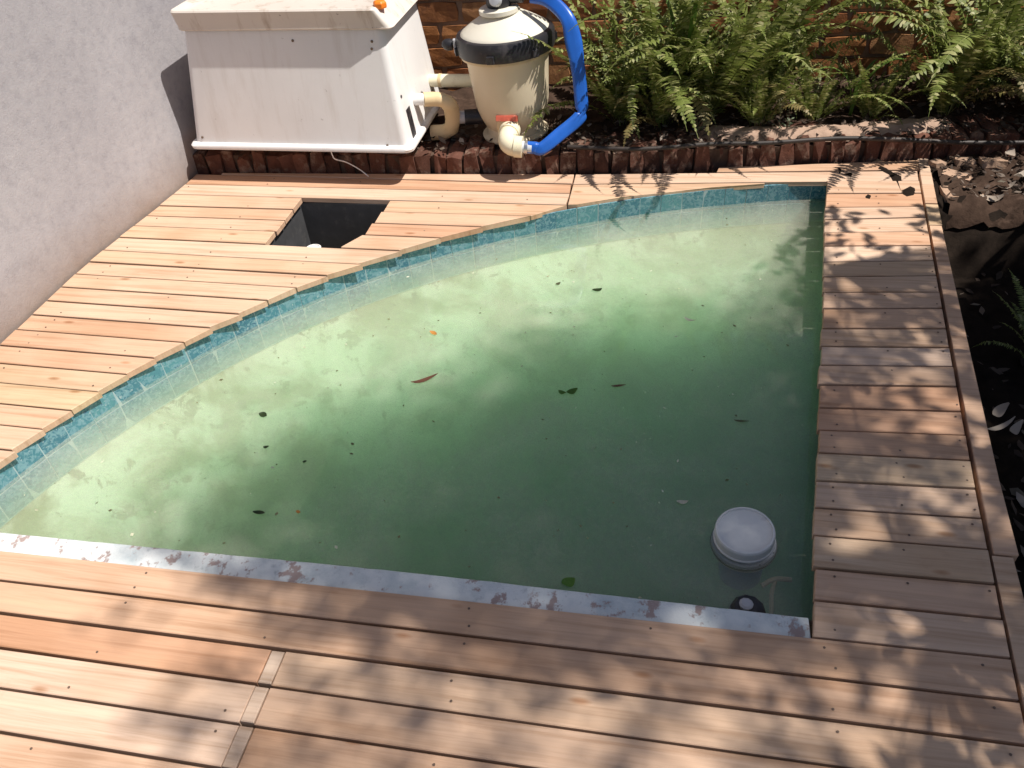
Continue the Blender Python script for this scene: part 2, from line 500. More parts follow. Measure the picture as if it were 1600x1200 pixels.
MAT["litter"] = leafm("leaf litter", [(0, (0.04, 0.027, 0.02)), (0.4, (0.075, 0.050, 0.037)), (0.7, (0.13, 0.095, 0.072)), (0.90, (0.18, 0.14, 0.11)), (0.95, (0.38, 0.32, 0.27)), (1, (0.06, 0.055, 0.025))], 0.15, 0.8)
MAT["dry_leaf"] = leafm("pale dry leaf", [(0, (0.36, 0.29, 0.23)), (1, (0.48, 0.41, 0.34))], 0.15, 0.7)

# ------------------------------------------------------------------ plan outlines (metres, camera stands over 0,0)
CURVE = [(-1.981, 1.395), (-1.956, 1.56), (-1.913, 1.649), (-1.882, 1.76), (-1.829, 1.851), (-1.792, 1.934), (-1.735, 2.049), (-1.663, 2.151),
         (-1.5, 2.342), (-1.405, 2.44), (-1.302, 2.542), (-1.203, 2.637), (-1.074, 2.732), (-0.946, 2.861), (-0.758, 2.966), (-0.565, 3.075),
         (-0.38, 3.186), (-0.104, 3.286), (0.05, 3.344), (0.205, 3.39), (0.445, 3.441), (0.713, 3.478)]
_c = (0.45, 1.15)
_th = np.array([math.atan2(y - _c[1], x - _c[0]) for x, y in CURVE])
_rr = np.array([math.hypot(x - _c[0], y - _c[1]) for x, y in CURVE])
_pf = np.polyfit(_th, _rr, 3)
def curve_at(th, off=0.0):
    r = float(np.polyval(_pf, th)) + off
    return (_c[0] + r * math.cos(th), _c[1] + r * math.sin(th))
TH0 = math.atan2(3.478 - _c[1], 0.755 - _c[0])
TH1 = math.pi - 0.005
def curve_x(Y, off=0.0):
    """x of the curved pool edge at a given y"""
    a, b = math.radians(90), TH1
    if Y > curve_at(a, off)[1]: a = TH0
    for _ in range(50):
        mth = (a + b) / 2
        if curve_at(mth, off)[1] > Y: a = mth
        else: b = mth
    return curve_at(a, off)[0]
PR_T, PR_B = (0.713, 3.478), (0.414, 1.125)         # pool's straight right side
def right_x(Y): return PR_B[0] + (Y - PR_B[1]) * (PR_T[0] - PR_B[0]) / (PR_T[1] - PR_B[1])
GROOVE = [(1.14, 3.76), (1.126, 3.617), (0.906, 1.686), (0.84, 1.005), (0.70, -0.6)]
def groove_x(Y):
    G = GROOVE
    for (x0, y0), (x1, y1) in zip(G, G[1:]):
        if Y >= y1 or (x1, y1) == G[-1]:
            return x0 + (Y - y0) * (x1 - x0) / (y1 - y0)
def wall_x(Y):
    t = max(0.0, min(1.0, (Y - 2.4) / 1.0))
    return -2.426 + 0.078 * t * t * (3 - 2 * t)

# ------------------------------------------------------------------ ground, pool, water
hole = [curve_at(TH0 + (TH1 - TH0) * k / 40, 0.14) for k in range(41)] + [(-2.15, 0.92), (0.6, 0.93), (0.85, 3.6)]
hc = (-0.5, 2.1)
inner = [(x, y, -0.34) for x, y in hole]
outer = []
for x, y in hole:
    d = Vector((x - hc[0], y - hc[1])).normalized() * 60
    outer.append((hc[0] + d.x, hc[1] + d.y, -0.34))
n = len(hole)
g = mesh_obj("ground", inner + outer, [[i, (i + 1) % n, n + (i + 1) % n, n + i][::-1] for i in range(n)], MAT["ground"])
tag(g, kind="structure")

pool = empty("swimming_pool", (-0.5, 2.1, -1.2))
tag(pool, "small quarter round plunge pool with murky green water sunk in the timber deck", "pool")
def pool_part(mb, name, mat, parent=None, **k):
    o = mb.build(name, mat, None, **k)
    o.parent = parent or pool
    o.matrix_parent_inverse = Matrix.Translation((0.5, -2.1, 1.2))
    return o
W_OFF = 0.022
outline = []
NCV = 64
for k in range(NCV + 1):
    outline.append(curve_at(TH0 + (TH1 - TH0) * k / NCV, W_OFF))
left_tip = outline[-1]
for k in range(1, 21):                                # front side, left to right
    t = k / 20
    outline.append((left_tip[0] + (0.47 - left_tip[0]) * t, 1.165 + (1.19 - 1.165) * t))
for k in range(1, 20):                                # right side, front to back
    t = k / 20
    outline.append((0.47 + (0.773 - 0.47) * t, 1.19 + (3.515 - 1.19) * t))
NO = len(outline)
def edge_depth(i):
    x, y = outline[i]
    if i <= NCV: return 0.29
    if i <= NCV + 20:
        t = (i - NCV) / 20
        return 0.36 + 0.55 * min(1, t * 1.4)
    t = (i - NCV - 20) / 20
    return 0.91 - 0.50 * t * t
V, Fc = [], []
deep = (0.02, 1.62)
NR = 16
rings = [[(x, y, -0.028) for x, y in outline], [(x, y, -0.212) for x, y in outline], [(x, y, -edge_depth(i) + 0.09) for i, (x, y) in enumerate(outline)]]
for t in [0.008, 0.02, 0.036, 0.055, 0.08, 0.115] + [0.16 + 0.78 * k / 12 for k in range(13)]:
    ring = []
    for i, (x, y) in enumerate(outline):
        e = edge_depth(i)
        s = t * t * (3 - 2 * t) * 0.75 + t * 0.25
        ring.append((x + (deep[0] - x) * t, y + (deep[1] - y) * t, -(e - 0.09 * math.exp(-t / 0.025) + (1.02 - e) * s)))
    rings.append(ring)
V = [v for r in rings for v in r] + [(deep[0], deep[1], -1.03)]
for k in range(len(rings) - 1):
    for i in range(NO):
        j = (i + 1) % NO
        Fc.append([k * NO + i, k * NO + j, (k + 1) * NO + j, (k + 1) * NO + i])
last = (len(rings) - 1) * NO
for i in range(NO): Fc.append([last + i, last + (i + 1) % NO, len(V) - 1])
pool_part(MB().add(V, Fc), "basin", MAT["pool_floor"], smooth=True, edge=50)

# grout bed behind the tile band
gb = MB()
gv = [(x, y, z) for z in (-0.016, -0.214) for x, y in [curve_at(TH0 + (TH1 - TH0) * k / NCV, W_OFF - 0.0106) for k in range(NCV + 1)]]
gb.add(gv, [[k, k + 1, NCV + 2 + k, NCV + 1 + k] for k in range(NCV)])
gb.add([(0.7638, 3.51, -0.026), (0.4608, 1.19, -0.026), (0.4608, 1.19, -0.214), (0.7638, 3.51, -0.214)], [[0, 1, 2, 3]])
band = pool_part(gb, "tile_band", MAT["grout"])
# glazed tiles, two courses
tv = MB().box((0, 0, 0), (0.095, 0.008, 0.094))
tile_me = None
def put_tile(x, y, z, rz):
    global tile_me
    if tile_me is None:
        o = tv.build("tile", MAT["tile"], None)
        tile_me = o.data
    else:
        o = bpy.data.objects.new("tile", tile_me)
        COL.objects.link(o)
    o.parent = band
    o.location = (x + 0.5, y - 2.1, z + 1.2)
    o.matrix_parent_inverse = Matrix.Identity(4)
    o.location = Vector((x, y, z))
    o.matrix_parent_inverse = Matrix.Translation((0.0, 0.0, 0.0))
    o.rotation_euler = (random.uniform(-.015, .015), 0, rz + random.uniform(-.02, .02))
    return o
# walk along the curve
fine = [curve_at(TH0 + (TH1 - TH0) * k / 1200, W_OFF - 0.008) for k in range(1201)]
acc, nxt = 0.0, 0.05
for (x0, y0), (x1, y1) in zip(fine, fine[1:]):
    acc += math.hypot(x1 - x0, y1 - y0)
    if acc >= nxt:
        a = math.atan2(y1 - y0, x1 - x0)
        for z in (-0.062, -0.161):
            put_tile(x1, y1, z, a)
        nxt += 0.0985
ang = math.atan2(3.488 - 1.19, 0.730 - 0.427)
for k in range(23):
    t = (0.06 + k * 0.0995) / 2.318
    if t > 0.99: break
    x, y = 0.464 + (0.767 - 0.464) * t, 1.19 + (3.51 - 1.19) * t
    put_tile(x, y, -0.068, ang); put_tile(x, y, -0.167, ang)

# coping strip along the front of the pool
cb = MB()
prev = None
random.seed(3)
xs = np.linspace(-2.03, 0.415, 60)
top = []
for i, x in enumerate(xs):
    t = (x + 2.03) / 2.445
    yf = 1.160 + 0.027 * min(1, t * 1.7) + random.uniform(-.0008, .0008)
    yn = 1.035 + 0.02 * t
    top.append((x, yn, yf, -0.012 + random.uniform(-.0005, .0005)))
cv, cf = [], []
for x, yn, yf, z in top:
    cv += [(x, yn, z), (x, yf - 0.004, z), (x, yf, z - 0.004), (x, yf, -0.13)]
for i in range(len(top) - 1):
    for k in range(3):
        a = i * 4 + k
        cf.append([a, a + 4, a + 5, a + 1])
pool_part(cb.add(cv, cf), "coping", MAT["coping"])

# water body
WZ = -0.096
wv = [(x, y, WZ) for x, y in outline] + [(x, y, -1.12) for x, y in outline]
wv = []
for zz in (WZ, -1.12):
    for x, y in outline:
        d = Vector((x - hc[0], y - hc[1])).normalized() * 0.004
        wv.append((x + d.x, y + d.y, zz))
wf = [list(range(NO)), [NO + i for i in range(NO)][::-1]] + [[i, (i + 1) % NO, NO + (i + 1) % NO, NO + i][::-1] for i in range(NO)]
wo = mesh_obj("pool_water", wv, wf, MAT["water"])
bm = bmesh.new(); bm.from_mesh(wo.data); bmesh.ops.recalc_face_normals(bm, faces=bm.faces); bm.to_mesh(wo.data); bm.free()
tag(wo, kind="structure")

# ------------------------------------------------------------------ timber deck
deck = empty("timber_deck", (0, 0, 0))
tag(deck, kind="structure")
GAP = 0.0043
screws = MB()
def plank(poly, mat="wood", name="plank", z0=-0.024, screw=True):
    # ccw
    a = sum(poly[i][0] * poly[(i + 1) % len(poly)][1] - poly[(i + 1) % len(poly)][0] * poly[i][1] for i in range(len(poly)))
    if a < 0: poly = poly[::-1]
    dz = random.uniform(-0.0018, 0.0018)
    tx, ty = random.uniform(-.0006, .0006), random.uniform(-.004, .004)
    cx = sum(p[0] for p in poly) / len(poly); cyy = sum(p[1] for p in poly) / len(poly)
    o = MB().prism(poly, z0, lambda x, y: dz + (x - cx) * tx + (y - cyy) * ty, 0.0022).build(name, MAT[mat], deck)
    return o
def band_poly(la, lb, xl, xr):
    """board between line la (far) and lb (near); lines are ((x,y),(x,y)); xl/xr give x for each line"""
    def yy(l, x):
        (x0, y0), (x1, y1) = l
        return y0 + (x - x0) * (y1 - y0) / (x1 - x0)
    g = GAP * random.uniform(0.6, 1.3)
    def pt(l, fx, s):
        x = fx if not callable(fx) else None
        if x is None:
            x = 0.0
            for _ in range(12): x = fx(yy(l, x))
        return (x, yy(l, x) + s * g)
    return [pt(lb, xl, 1), pt(lb, xr, 1), pt(la, xr, -1), pt(la, xl, -1)]
def screw_at(x, y):
    if random.random() < 0.45: screws.lathe([(0.0032, 0.0), (0.0032, 0.0010), (0.0015, 0.0012)], 7, (x, y, 0.0006))

# left and back field: far to near
LA = [((-2.38, 3.400), (-0.42, 3.392)), ((-2.38, 3.285), (-0.42, 3.300)), ((-2.38, 3.175), (-0.42, 3.190)), ((-2.38, 3.062), (-0.42, 3.082)),
      ((-2.38, 2.965), (-0.42, 2.972)), ((-2.38, 2.870), (-0.42, 2.862)), ((-2.38, 2.764), (-0.42, 2.745))]
y = 2.654
for yv in (2.654, 2.556, 2.459, 2.362, 2.262, 2.167, 2.07, 1.968, 1.872, 1.773, 1.672, 1.574, 1.471, 1.37, 1.27, 1.18, 1.09):
    LA.append(((-2.38, yv), (-0.42, yv - 0.033)))
BACK = ((-2.38, 3.405), (-0.42, 3.492))
plank([(-2.20, 3.399), (-0.425, 3.397), (-0.425, 3.488), (-1.3, 3.448), (-2.20, 3.409)])
wl = lambda Y: wall_x(Y) + 0.012
for k in range(len(LA) - 1):
    la, lb = LA[k], LA[k + 1]
    rx = (lambda Y: min(curve_x(Y), -0.4235)) if k < 5 else (lambda Y: curve_x(Y))
    j = random.uniform(-0.006, 0.008)
    rj = (lambda f, j: (lambda Y: f(Y) + j))(rx, j)
    if k <= 1 and False: pass
    if k in (2, 3, 4):                                  # cut by the pit opening
        plank(band_poly(la, lb, wl, -1.682 + 0.004 * random.random()))
        plank(band_poly(la, lb, -1.248 + 0.004 * random.random() - (k - 2) * 0.008, rj))
    elif k == 5:
        plank(band_poly(la, lb, wl, -1.684))
        p = band_poly(la, lb, -1.30, rj)
        p[0] = (-1.335, p[0][1]); p[3] = (-1.275, p[3][1])
        plank(p)
    else:
        p = band_poly(la, lb, wl, rj)
        j1, j2 = random.uniform(-0.012, 0.004), random.uniform(-0.004, 0.016)
        p[1] = (p[1][0] + j1, p[1][1]); p[2] = (p[2][0] + j2, p[2][1])
        plank(p)
# back right field
GX = lambda Y: groove_x(Y) - 0.006
R1 = ((-0.42, 3.492), (1.14, 3.615)); R2 = ((-0.42, 3.392), (1.12, 3.510)); R3 = ((-0.42, 3.295), (0.7, 3.39))
plank([(0.236, 3.549), (1.128, 3.618), (1.142, 3.714), (0.245, 3.592)])
plank(band_poly(R1, R2, -0.4175, GX))
plank([(-0.4175, 3.300), (-0.13, 3.298), (0.05, 3.350), (0.205, 3.396), (0.445, 3.448), (0.445, 3.455), (-0.4175, 3.388)])
plank([(-0.4175, 3.192), (-0.375, 3.196), (-0.142, 3.290), (-0.4175, 3.293)])
# right strip
RL = [(0.713, 3.483, 1.10, 3.505), (0.699, 3.364, 1.096, 3.393), (0.682, 3.236, 1.083, 3.272), (0.669, 3.13, 1.069, 3.178), (0.655, 3.023, 1.056, 3.062), (0.642, 2.917, 1.045, 2.952),
      (0.626, 2.800, 1.035, 2.843), (0.613, 2.692, 1.024, 2.735), (0.6, 2.588, 1.009, 2.625), (0.586, 2.48, 0.999, 2.520), (0.571, 2.363, 0.984, 2.402), (0.558, 2.26, 0.973, 2.294),
      (0.544, 2.156, 0.964, 2.192), (0.531, 2.054, 0.956, 2.090), (0.518, 1.945, 0.938, 1.973), (0.504, 1.843, 0.927, 1.869), (0.492, 1.744, 0.915, 1.762), (0.478, 1.634, 0.901, 1.655),
      (0.465, 1.533, 0.891, 1.549), (0.452, 1.434, 0.88, 1.443), (0.439, 1.331, 0.873, 1.338), (0.426, 1.23, 0.862, 1.235), (0.412, 1.123, 0.849, 1.130)]
for k in range(len(RL) - 1):
    a, b = RL[k], RL[k + 1]
    la = ((a[0], a[1]), (a[2], a[3])); lb = ((b[0], b[1]), (b[2], b[3]))
    j = random.uniform(-0.004, 0.006)
    plank(band_poly(la, lb, (lambda j: (lambda Y: right_x(Y) + j))(j), GX))
    for fx in (0.10, 0.52, 0.93):
        for fy in (0.25, 0.75):
            x0 = a[0] + (a[2] - a[0]) * fx; y0 = (a[1] + (a[3] - a[1]) * fx) * (1 - fy) + (b[1] + (b[3] - b[1]) * fx) * fy
            screw_at(x0 + random.uniform(-.006, .006), y0)
# front field
FL = [((-1.754, 1.098), (0.849, 1.130)), ((-1.689, 1.006), (0.836, 1.028)), ((-1.619, 0.912), (0.818, 0.926)), ((-1.551, 0.820), (0.165, 0.824)), ((-1.48, 0.724), (-0.519, 0.727)),
      ((-1.408, 0.626), (0.5, 0.626)), ((-1.4, 0.527), (0.5, 0.527)), ((-1.4, 0.428), (0.5, 0.428)), ((-1.4, 0.329), (0.5, 0.329)), ((-1.4, 0.23), (0.5, 0.23)), ((-1.4, 0.131), (0.5, 0.131)),
      ((-1.4, 0.032), (0.5, 0.032)), ((-1.4, -0.067), (0.5, -0.067)), ((-1.4, -0.166), (0.5, -0.166)), ((-1.4, -0.265), (0.5, -0.265))]
for k in range(len(FL) - 1):
    la, lb = FL[k], FL[k + 1]
    if k < 2:
        plank(band_poly(la, lb, wl, GX))
    else:
        jx = -0.862 + random.uniform(-.004, .004)
        plank(band_poly(la, lb, wl, jx - 0.0012))
        plank(band_poly(la, lb, jx + 0.0012, jx + 0.034), "wood_pale")
        if k in (4, 5):
            plank(band_poly(la, lb, jx + 0.0365, 0.232))
            plank(band_poly(la, lb, 0.2345, GX))
        else:
            plank(band_poly(la, lb, jx + 0.0365, GX))
    for xx in (-2.2, -1.75, -1.3, -0.90, -0.40, 0.05, 0.45, 0.78):
        for fy in (0.25, 0.75):
            ya = la[0][1] + (xx - la[0][0]) * (la[1][1] - la[0][1]) / (la[1][0] - la[0][0]); yb = lb[0][1] + (xx - lb[0][0]) * (lb[1][1] - lb[0][1]) / (lb[1][0] - lb[0][0])
            screw_at(xx + random.uniform(-.01, .01), ya * (1 - fy) + yb * fy)
for k in range(len(LA) - 1):
    for xx in (-2.30, -1.90, -1.45, -1.0, -0.6):
        for fy in (0.25, 0.75):
            yy = LA[k][0][1] * (1 - fy) + LA[k + 1][0][1] * fy - 0.017 * (xx + 2.38)
            if xx < wall_x(yy) + .03 or xx > curve_x(yy) - .03 or (-1.72 < xx < -1.22 and 2.74 < yy < 3.19): continue
            screw_at(xx + random.uniform(-.01, .01), yy)
tag(screws.build("screw_heads", MAT["screw"], deck), "small dark screw heads dotting the boards", kind="stuff")

# edging boards along the right side
def edge_x(Y): return groove_x(Y) + 0.004
TR = [(3.735, 3.60), (3.595, 3.47), (3.465, 3.30), (3.295, 3.12), (3.115, 1.43), (1.425, -0.3)]
for y1, y0 in TR:
    w1 = 0.046 + 0.003 * random.random(); j = random.uniform(-.003, .003)
    seg = [(edge_x(y0) + j, y0), (edge_x(y0) + w1 + (0.012 if y0 < 2 else 0), y0), (edge_x(y1) + w1, y1), (edge_x(y1) + j, y1)]
    if y1 - y0 > 1:
        ym = 1.69 if y0 > 1 else 1.005
        seg.insert(2, (edge_x(ym) + w1 + 0.008, ym)); seg.append((edge_x(ym) + j, ym))
    plank(seg, name="edging_board", z0=-0.10)
# joists under the boards
jm = MB()
jm.box((-2.30, 1.6, -0.075), (0.045, 3.4, 0.09))
jm.box((-1.93, 0.30, -0.075), (0.045, 1.2, 0.09)); jm.box((-1.93, 2.65, -0.075), (0.045, 1.3, 0.09))
for xx in (-1.45, -1.0, -0.6, -0.1, 0.4, 0.75):
    jm.box((xx, 0.38, -0.075), (0.045, 1.25, 0.09))
jm.box((0.93, 2.5, -0.075), (0.04, 1.7, 0.09), rz=-0.11)
jm.build("joist", MAT["joist"], deck)

# ------------------------------------------------------------------ pit below the opening
pit = empty("service_pit", (-1.46, 2.96, -0.5))
tag(pit, "dark open service pit under the square cut out in the deck boards", "pit")
pm = MB()
x0, x1, y0, y1, zt, zb = -1.70, -1.235, 2.74, 3.185, -0.027, -0.75
V = [(x0, y0, zt), (x1, y0, zt), (x1, y1, zt), (x0, y1, zt), (x0 + .02, y0 + .02, zb), (x1 - .02, y0 + .02, zb), (x1 - .02, y1 - .02, zb), (x0 + .02, y1 - .02, zb)]
V += [(x + (.02 if x > -1.4 else -.02), y + (.02 if y > 2.9 else -.02), z - (0.02 if z < -.1 else 0)) for x, y, z in V]
pm.add(V, [[4, 5, 6, 7]] + [[i, (i + 1) % 4, 4 + (i + 1) % 4, 4 + i] for i in range(4)] + [[8 + i, 12 + i, 12 + (i + 1) % 4, 8 + (i + 1) % 4] for i in range(4)] + [[15, 14, 13, 12]] + [[i, 8 + i, 8 + (i + 1) % 4, (i + 1) % 4] for i in range(4)])
o = pm.build("pit_wall", MAT["pit"]); o.parent = pit; o.matrix_parent_inverse = Matrix.Translation((1.46, -2.96, 0.5))
pp = MB().lathe([(0.02, -0.749), (0.02, -0.175), (0.026, -0.174), (0.026, -0.135), (0.036, -0.134), (0.036, -0.118), (0.030, -0.116), (0.028, -0.122), (0.0, -0.122)], 20, (-1.555, 2.93, 0))
ppo = pp.build("standpipe", MAT["pvc_white"], smooth=True)
ppo.parent = pit; ppo.matrix_parent_inverse = Matrix.Translation((1.46, -2.96, 0.5))

# ------------------------------------------------------------------ rendered wall on the left
wl_ = MB()
ys_ = [-1.5 + 0.1 * k for k in range(65)]
wv_, wf_ = [], []
for yv in ys_:
    wv_ += [(wall_x(yv), yv, -0.34), (wall_x(yv), yv, 2.3), (-2.66, yv, 2.3), (-2.66, yv, -0.34)]
for k in range(len(ys_) - 1):
    for q in range(4):
        a, b = k * 4 + q, k * 4 + (q + 1) % 4
        wf_.append([a, a + 4, b + 4, b])
wf_ += [[0, 1, 2, 3], [len(wv_) - 1, len(wv_) - 2, len(wv_) - 3, len(wv_) - 4]]
wl_.add(wv_, wf_)
w = wl_.build("plastered_wall", MAT["plaster"])
tag(w, "rough grey plastered wall rising from the deck on the left", "wall")

# ------------------------------------------------------------------ brick kerb and planting bed
LEDGE = [(-2.43, 3.418), (-1.25, 3.466), (-0.42, 3.506), (0.24, 3.606), (1.2, 3.742), (2.6, 3.93), (4.0, 4.1)]
def ledge_y(X, off=0.0):
    for (x0, y0), (x1, y1) in zip(LEDGE, LEDGE[1:]):
        if X <= x1: return y0 + (X - x0) * (y1 - y0) / (x1 - x0) + off
    return LEDGE[-1][1] + off
kerb = empty("brick_kerb", (-0.5, 3.55, -0.1))
tag(kerb, "weathered brick on edge kerb along the back of the deck", "kerb")
random.seed(11)
def rough_brick(dx, dy, dz, seed, amp):
    rnd = random.Random(seed)
    bmx = bmesh.new()
    bmesh.ops.create_cube(bmx, size=1.0)
    bmesh.ops.subdivide_edges(bmx, edges=bmx.edges[:], cuts=1, use_grid_fill=True)
    for v in bmx.verts:
        k = sum(abs(c) > .4 for c in v.co)
        s = (1.0, 1.0, 0.97, 0.90)[k]
        v.co = Vector((v.co.x * dx * s, v.co.y * dy * s, v.co.z * dz * s)) + Vector([rnd.uniform(-amp, amp) for _ in range(3)])
    me = bpy.data.meshes.new("brick"); bmx.to_mesh(me); bmx.free()
    return me
kmesh = [rough_brick(0.070, 0.215, 0.19, s, 0.0085) for s in range(9)]
for me in kmesh: me.materials.append(MAT["ledge_brick"])
X = -2.40
while X < 1.62:
    a = math.atan2(ledge_y(X + .04) - ledge_y(X - .04), .08)
    o = bpy.data.objects.new("brick", random.choice(kmesh))
    COL.objects.link(o); o.parent = kerb
    o.matrix_parent_inverse = Matrix.Translation((0.5, -3.55, 0.1))
    o.location = (X, ledge_y(X) + 0.112 + random.uniform(-.012, .020), 0.006 + random.uniform(-.022, .010))
    o.rotation_euler = (random.uniform(-.06, .06), random.uniform(-.09, .09), a + random.uniform(-.10, .10))
    X += 0.0775 * math.cos(a)
km = MB()
pts = [(x, ledge_y(x)) for x in np.linspace(-2.43, 1.6, 30)]
for (xa, ya), (xb, yb) in zip(pts, pts[1:]):
    km.add([(xa, ya + .03, -.1), (xb, yb + .03, -.1), (xb, yb + .03, .072), (xa, ya + .03, .072), (xa, ya + .2, .075), (xb, yb + .2, .075)], [[0, 1, 2, 3], [3, 2, 5, 4]])
o = km.build("mortar", MAT["mortar_dark"], kerb); o.matrix_parent_inverse = Matrix.Translation((0.5, -3.55, 0.1))

cm = MB()
rk = random.Random(8)
NX, NY = 44, 7
cvv = []
for i in range(NX + 1):
    x = 0.10 + 1.22 * i / NX
    w0 = 0.045 + 0.02 * math.sin(x * 7) + rk.uniform(-.012, .012); w1 = 0.20 + 0.025 * math.sin(x * 5 + 1) + rk.uniform(-.012, .012)
    for j in range(NY + 1):
        t = j / NY
        e = min(1, 4 * t, 4 * (1 - t)) * min(1, i / 4, (NX - i) / 4)
        cvv.append((x, ledge_y(x) + w0 + (w1 - w0) * t, 0.088 + 0.034 * e + rk.uniform(-.004, .004)))
cm.add(cvv, [[i * (NY + 1) + j, (i + 1) * (NY + 1) + j, (i + 1) * (NY + 1) + j + 1, i * (NY + 1) + j + 1] for i in range(NX) for j in range(NY)])
o = cm.build("cement_cap", MAT["cement"], kerb, smooth=True); o.matrix_parent_inverse = Matrix.Translation((0.5, -3.55, 0.1))

def bed_h(x, y):
    return 0.085 + 0.012 * math.sin(x * 9 + y * 5) + 0.010 * math.sin(x * 23 - y * 17) + 0.03 * max(0, (y - 3.9))
def sheet(name, xs, yfun, nv, hfun, mat, smooth=True):
    V, Fc = [], []
    for x in xs:
        a, b = yfun(x)
        for j in range(nv + 1):
            yy = a + (b - a) * j / nv
            V.append((x, yy, hfun(x, yy)))
    for i in range(len(xs) - 1):
        for j in range(nv):
            a = i * (nv + 1) + j
            Fc.append([a, a + nv + 1, a + nv + 2, a + 1])
    return mesh_obj(name, V, Fc, mat, None, smooth)
bd = sheet("planting_bed", np.linspace(-2.44, 4.0, 90), lambda x: (ledge_y(x) + (0.17 if x < 1.55 else 0.0), 4.75), 18, lambda x, y: bed_h(x, y) + random.uniform(-.008, .008) - (0.25 if (x > 1.55 and y < ledge_y(x) + 0.02) else 0), MAT["bed_soil"])
tag(bd, kind="structure")

# soil bank and dark hollow to the right of the deck
def bank_h(x, y):
    d = max(0.0, y - (3.22 + 0.10 * (x - 1.2)))
    h = -0.30 + 0.285 * min(1, d / 0.07) ** 0.6
    return h + 0.012 * math.sin(x * 31 + y * 13) + random.uniform(-.016, .016)
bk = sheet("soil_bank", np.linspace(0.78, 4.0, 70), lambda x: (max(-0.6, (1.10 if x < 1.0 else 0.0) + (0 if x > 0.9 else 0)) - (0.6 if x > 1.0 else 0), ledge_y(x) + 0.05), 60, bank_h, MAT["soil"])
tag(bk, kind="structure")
bk2 = sheet("bank_top", np.linspace(1.19, 2.6, 50), lambda x: (3.26 + 0.10 * (x - 1.2), ledge_y(x) + 0.06), 14, lambda x, y: bank_h(x, y) + 0.012 + random.uniform(-.006, .006), MAT["bed_soil"])
tag(bk2, kind="structure")

# ------------------------------------------------------------------ brick wall at the back
def bwall_y(x): return 4.27 + 0.075 * (x + 2.0)
bw = empty("brick_wall", (0, bwall_y(0), 0))
tag(bw, "orange brown face brick wall behind the ferns and filter", "wall")
BA = math.atan(0.075)
core = MB().box((0.3, bwall_y(0.3) + 0.075, 0.60), (6.0, 0.11, 1.62), rz=BA)
o = core.build("mortar", MAT["mortar"], bw); o.matrix_parent_inverse = Matrix.Translation((0, -bwall_y(0), 0))
bmesh_ = [rough_brick(0.222, 0.10, 0.100, 50 + s, 0.003) for s in range(5)]
for me in bmesh_: me.materials.append(MAT["brick"])
for r in range(12):
    z = -0.02 + 0.113 * (r + .5)
    X = -2.42 + (0.117 if r % 2 else 0.0)
    while X < 3.1:
        o = bpy.data.objects.new("brick", random.choice(bmesh_))
        COL.objects.link(o); o.parent = bw
        o.matrix_parent_inverse = Matrix.Translation((0, -bwall_y(0), 0))
        o.location = (X, bwall_y(X) + 0.052 + random.uniform(-.004, .004), z + random.uniform(-.002, .002))
        o.rotation_euler = (random.uniform(-.015, .015), random.choice((0, math.pi)), BA + random.uniform(-.012, .012))
        X += 0.2345

# ------------------------------------------------------------------ pump housing
def child(o, parent):
    o.parent = parent
    o.matrix_parent_inverse = Matrix.Translation(-Vector(parent.location))
    return o
pb = empty("pump_housing", (-1.78, 3.75, 0.1))
tag(pb, "white fibreglass pump housing with stained lid against the grey wall", "pump box")
def rrect(x0, x1, y0, y1, z, r=0.03, k=4):
    out = []
    for cx, cyy, a0 in ((x1 - r, y1 - r, 0), (x0 + r, y1 - r, 90), (x0 + r, y0 + r, 180), (x1 - r, y0 + r, 270)):
        for i in range(k + 1):
            a = math.radians(a0 + 90 * i / k)
            out.append((cx + r * math.cos(a), cyy + r * math.sin(a), z))
    return out
def loft(rings, cap0=True, cap1=True):
    n = len(rings[0])
    V = [v for r in rings for v in r]
    Fc = []
    for k in range(len(rings) - 1):
        for i in range(n):
            j = (i + 1) % n
            Fc.append([k * n + i, k * n + j, (k + 1) * n + j, (k + 1) * n + i])
    if cap0: Fc.append(list(range(n))[::-1])
    if cap1: Fc.append([(len(rings) - 1) * n + i for i in range(n)])
    return MB().add(V, Fc)
ZB, ZT = 0.168, 0.700
def body_ring(t):
    return rrect(-2.258 + 0.088 * t, -1.172 - 0.060 * t, 3.345 + 0.062 * t, 3.99 - 0.05 * t, ZB + (ZT - ZB) * t, 0.035)
body = loft([rrect(-2.276, -1.154, 3.327, 4.005, ZB - 0.004, 0.04), rrect(-2.279, -1.151, 3.324, 4.008, ZB + 0.010, 0.04), rrect(-2.272, -1.158, 3.331, 4.001, ZB + 0.020, 0.04), body_ring(0.045)] + [body_ring(t) for t in (0.1, 0.3, 0.5, 0.7, 0.9, 1.0)])
bv = body.v
for v in bv:                                            # hand laid panels are never flat: the front bellies a little
    if v.z > ZB + 0.03 and v.y < 3.5:
        v.y -= 0.004 * math.sin((v.x + 2.26) * 2.9) * math.sin((v.z - ZB) * 5.5)
child(body.build("body", MAT["fibreglass"], smooth=True, edge=50), pb)
def front_y(z): return 3.345 + 0.062 * (z - ZB) / (ZT - ZB)
sx = lambda z: -1.172 - 0.060 * (z - ZB) / (ZT - ZB)
sl = MB()
za, zc = 0.190, 0.325
sl.add([(sx(za) + .0025, 3.43, za), (sx(za) + .0025, 3.485, za), (sx(zc) + .0025, 3.485, zc), (sx(zc) + .0025, 3.43, zc), (sx(za) - .01, 3.43, za), (sx(za) - .01, 3.485, za), (sx(zc) - .01, 3.485, zc), (sx(zc) - .01, 3.43, zc)],
       [[0, 1, 2, 3], [4, 7, 6, 5], [0, 4, 5, 1], [1, 5, 6, 2], [2, 6, 7, 3], [3, 7, 4, 0]])
child(sl.build("dark_slot_block", MAT["black"]), pb)  # solid black block painting the shade inside the open slot
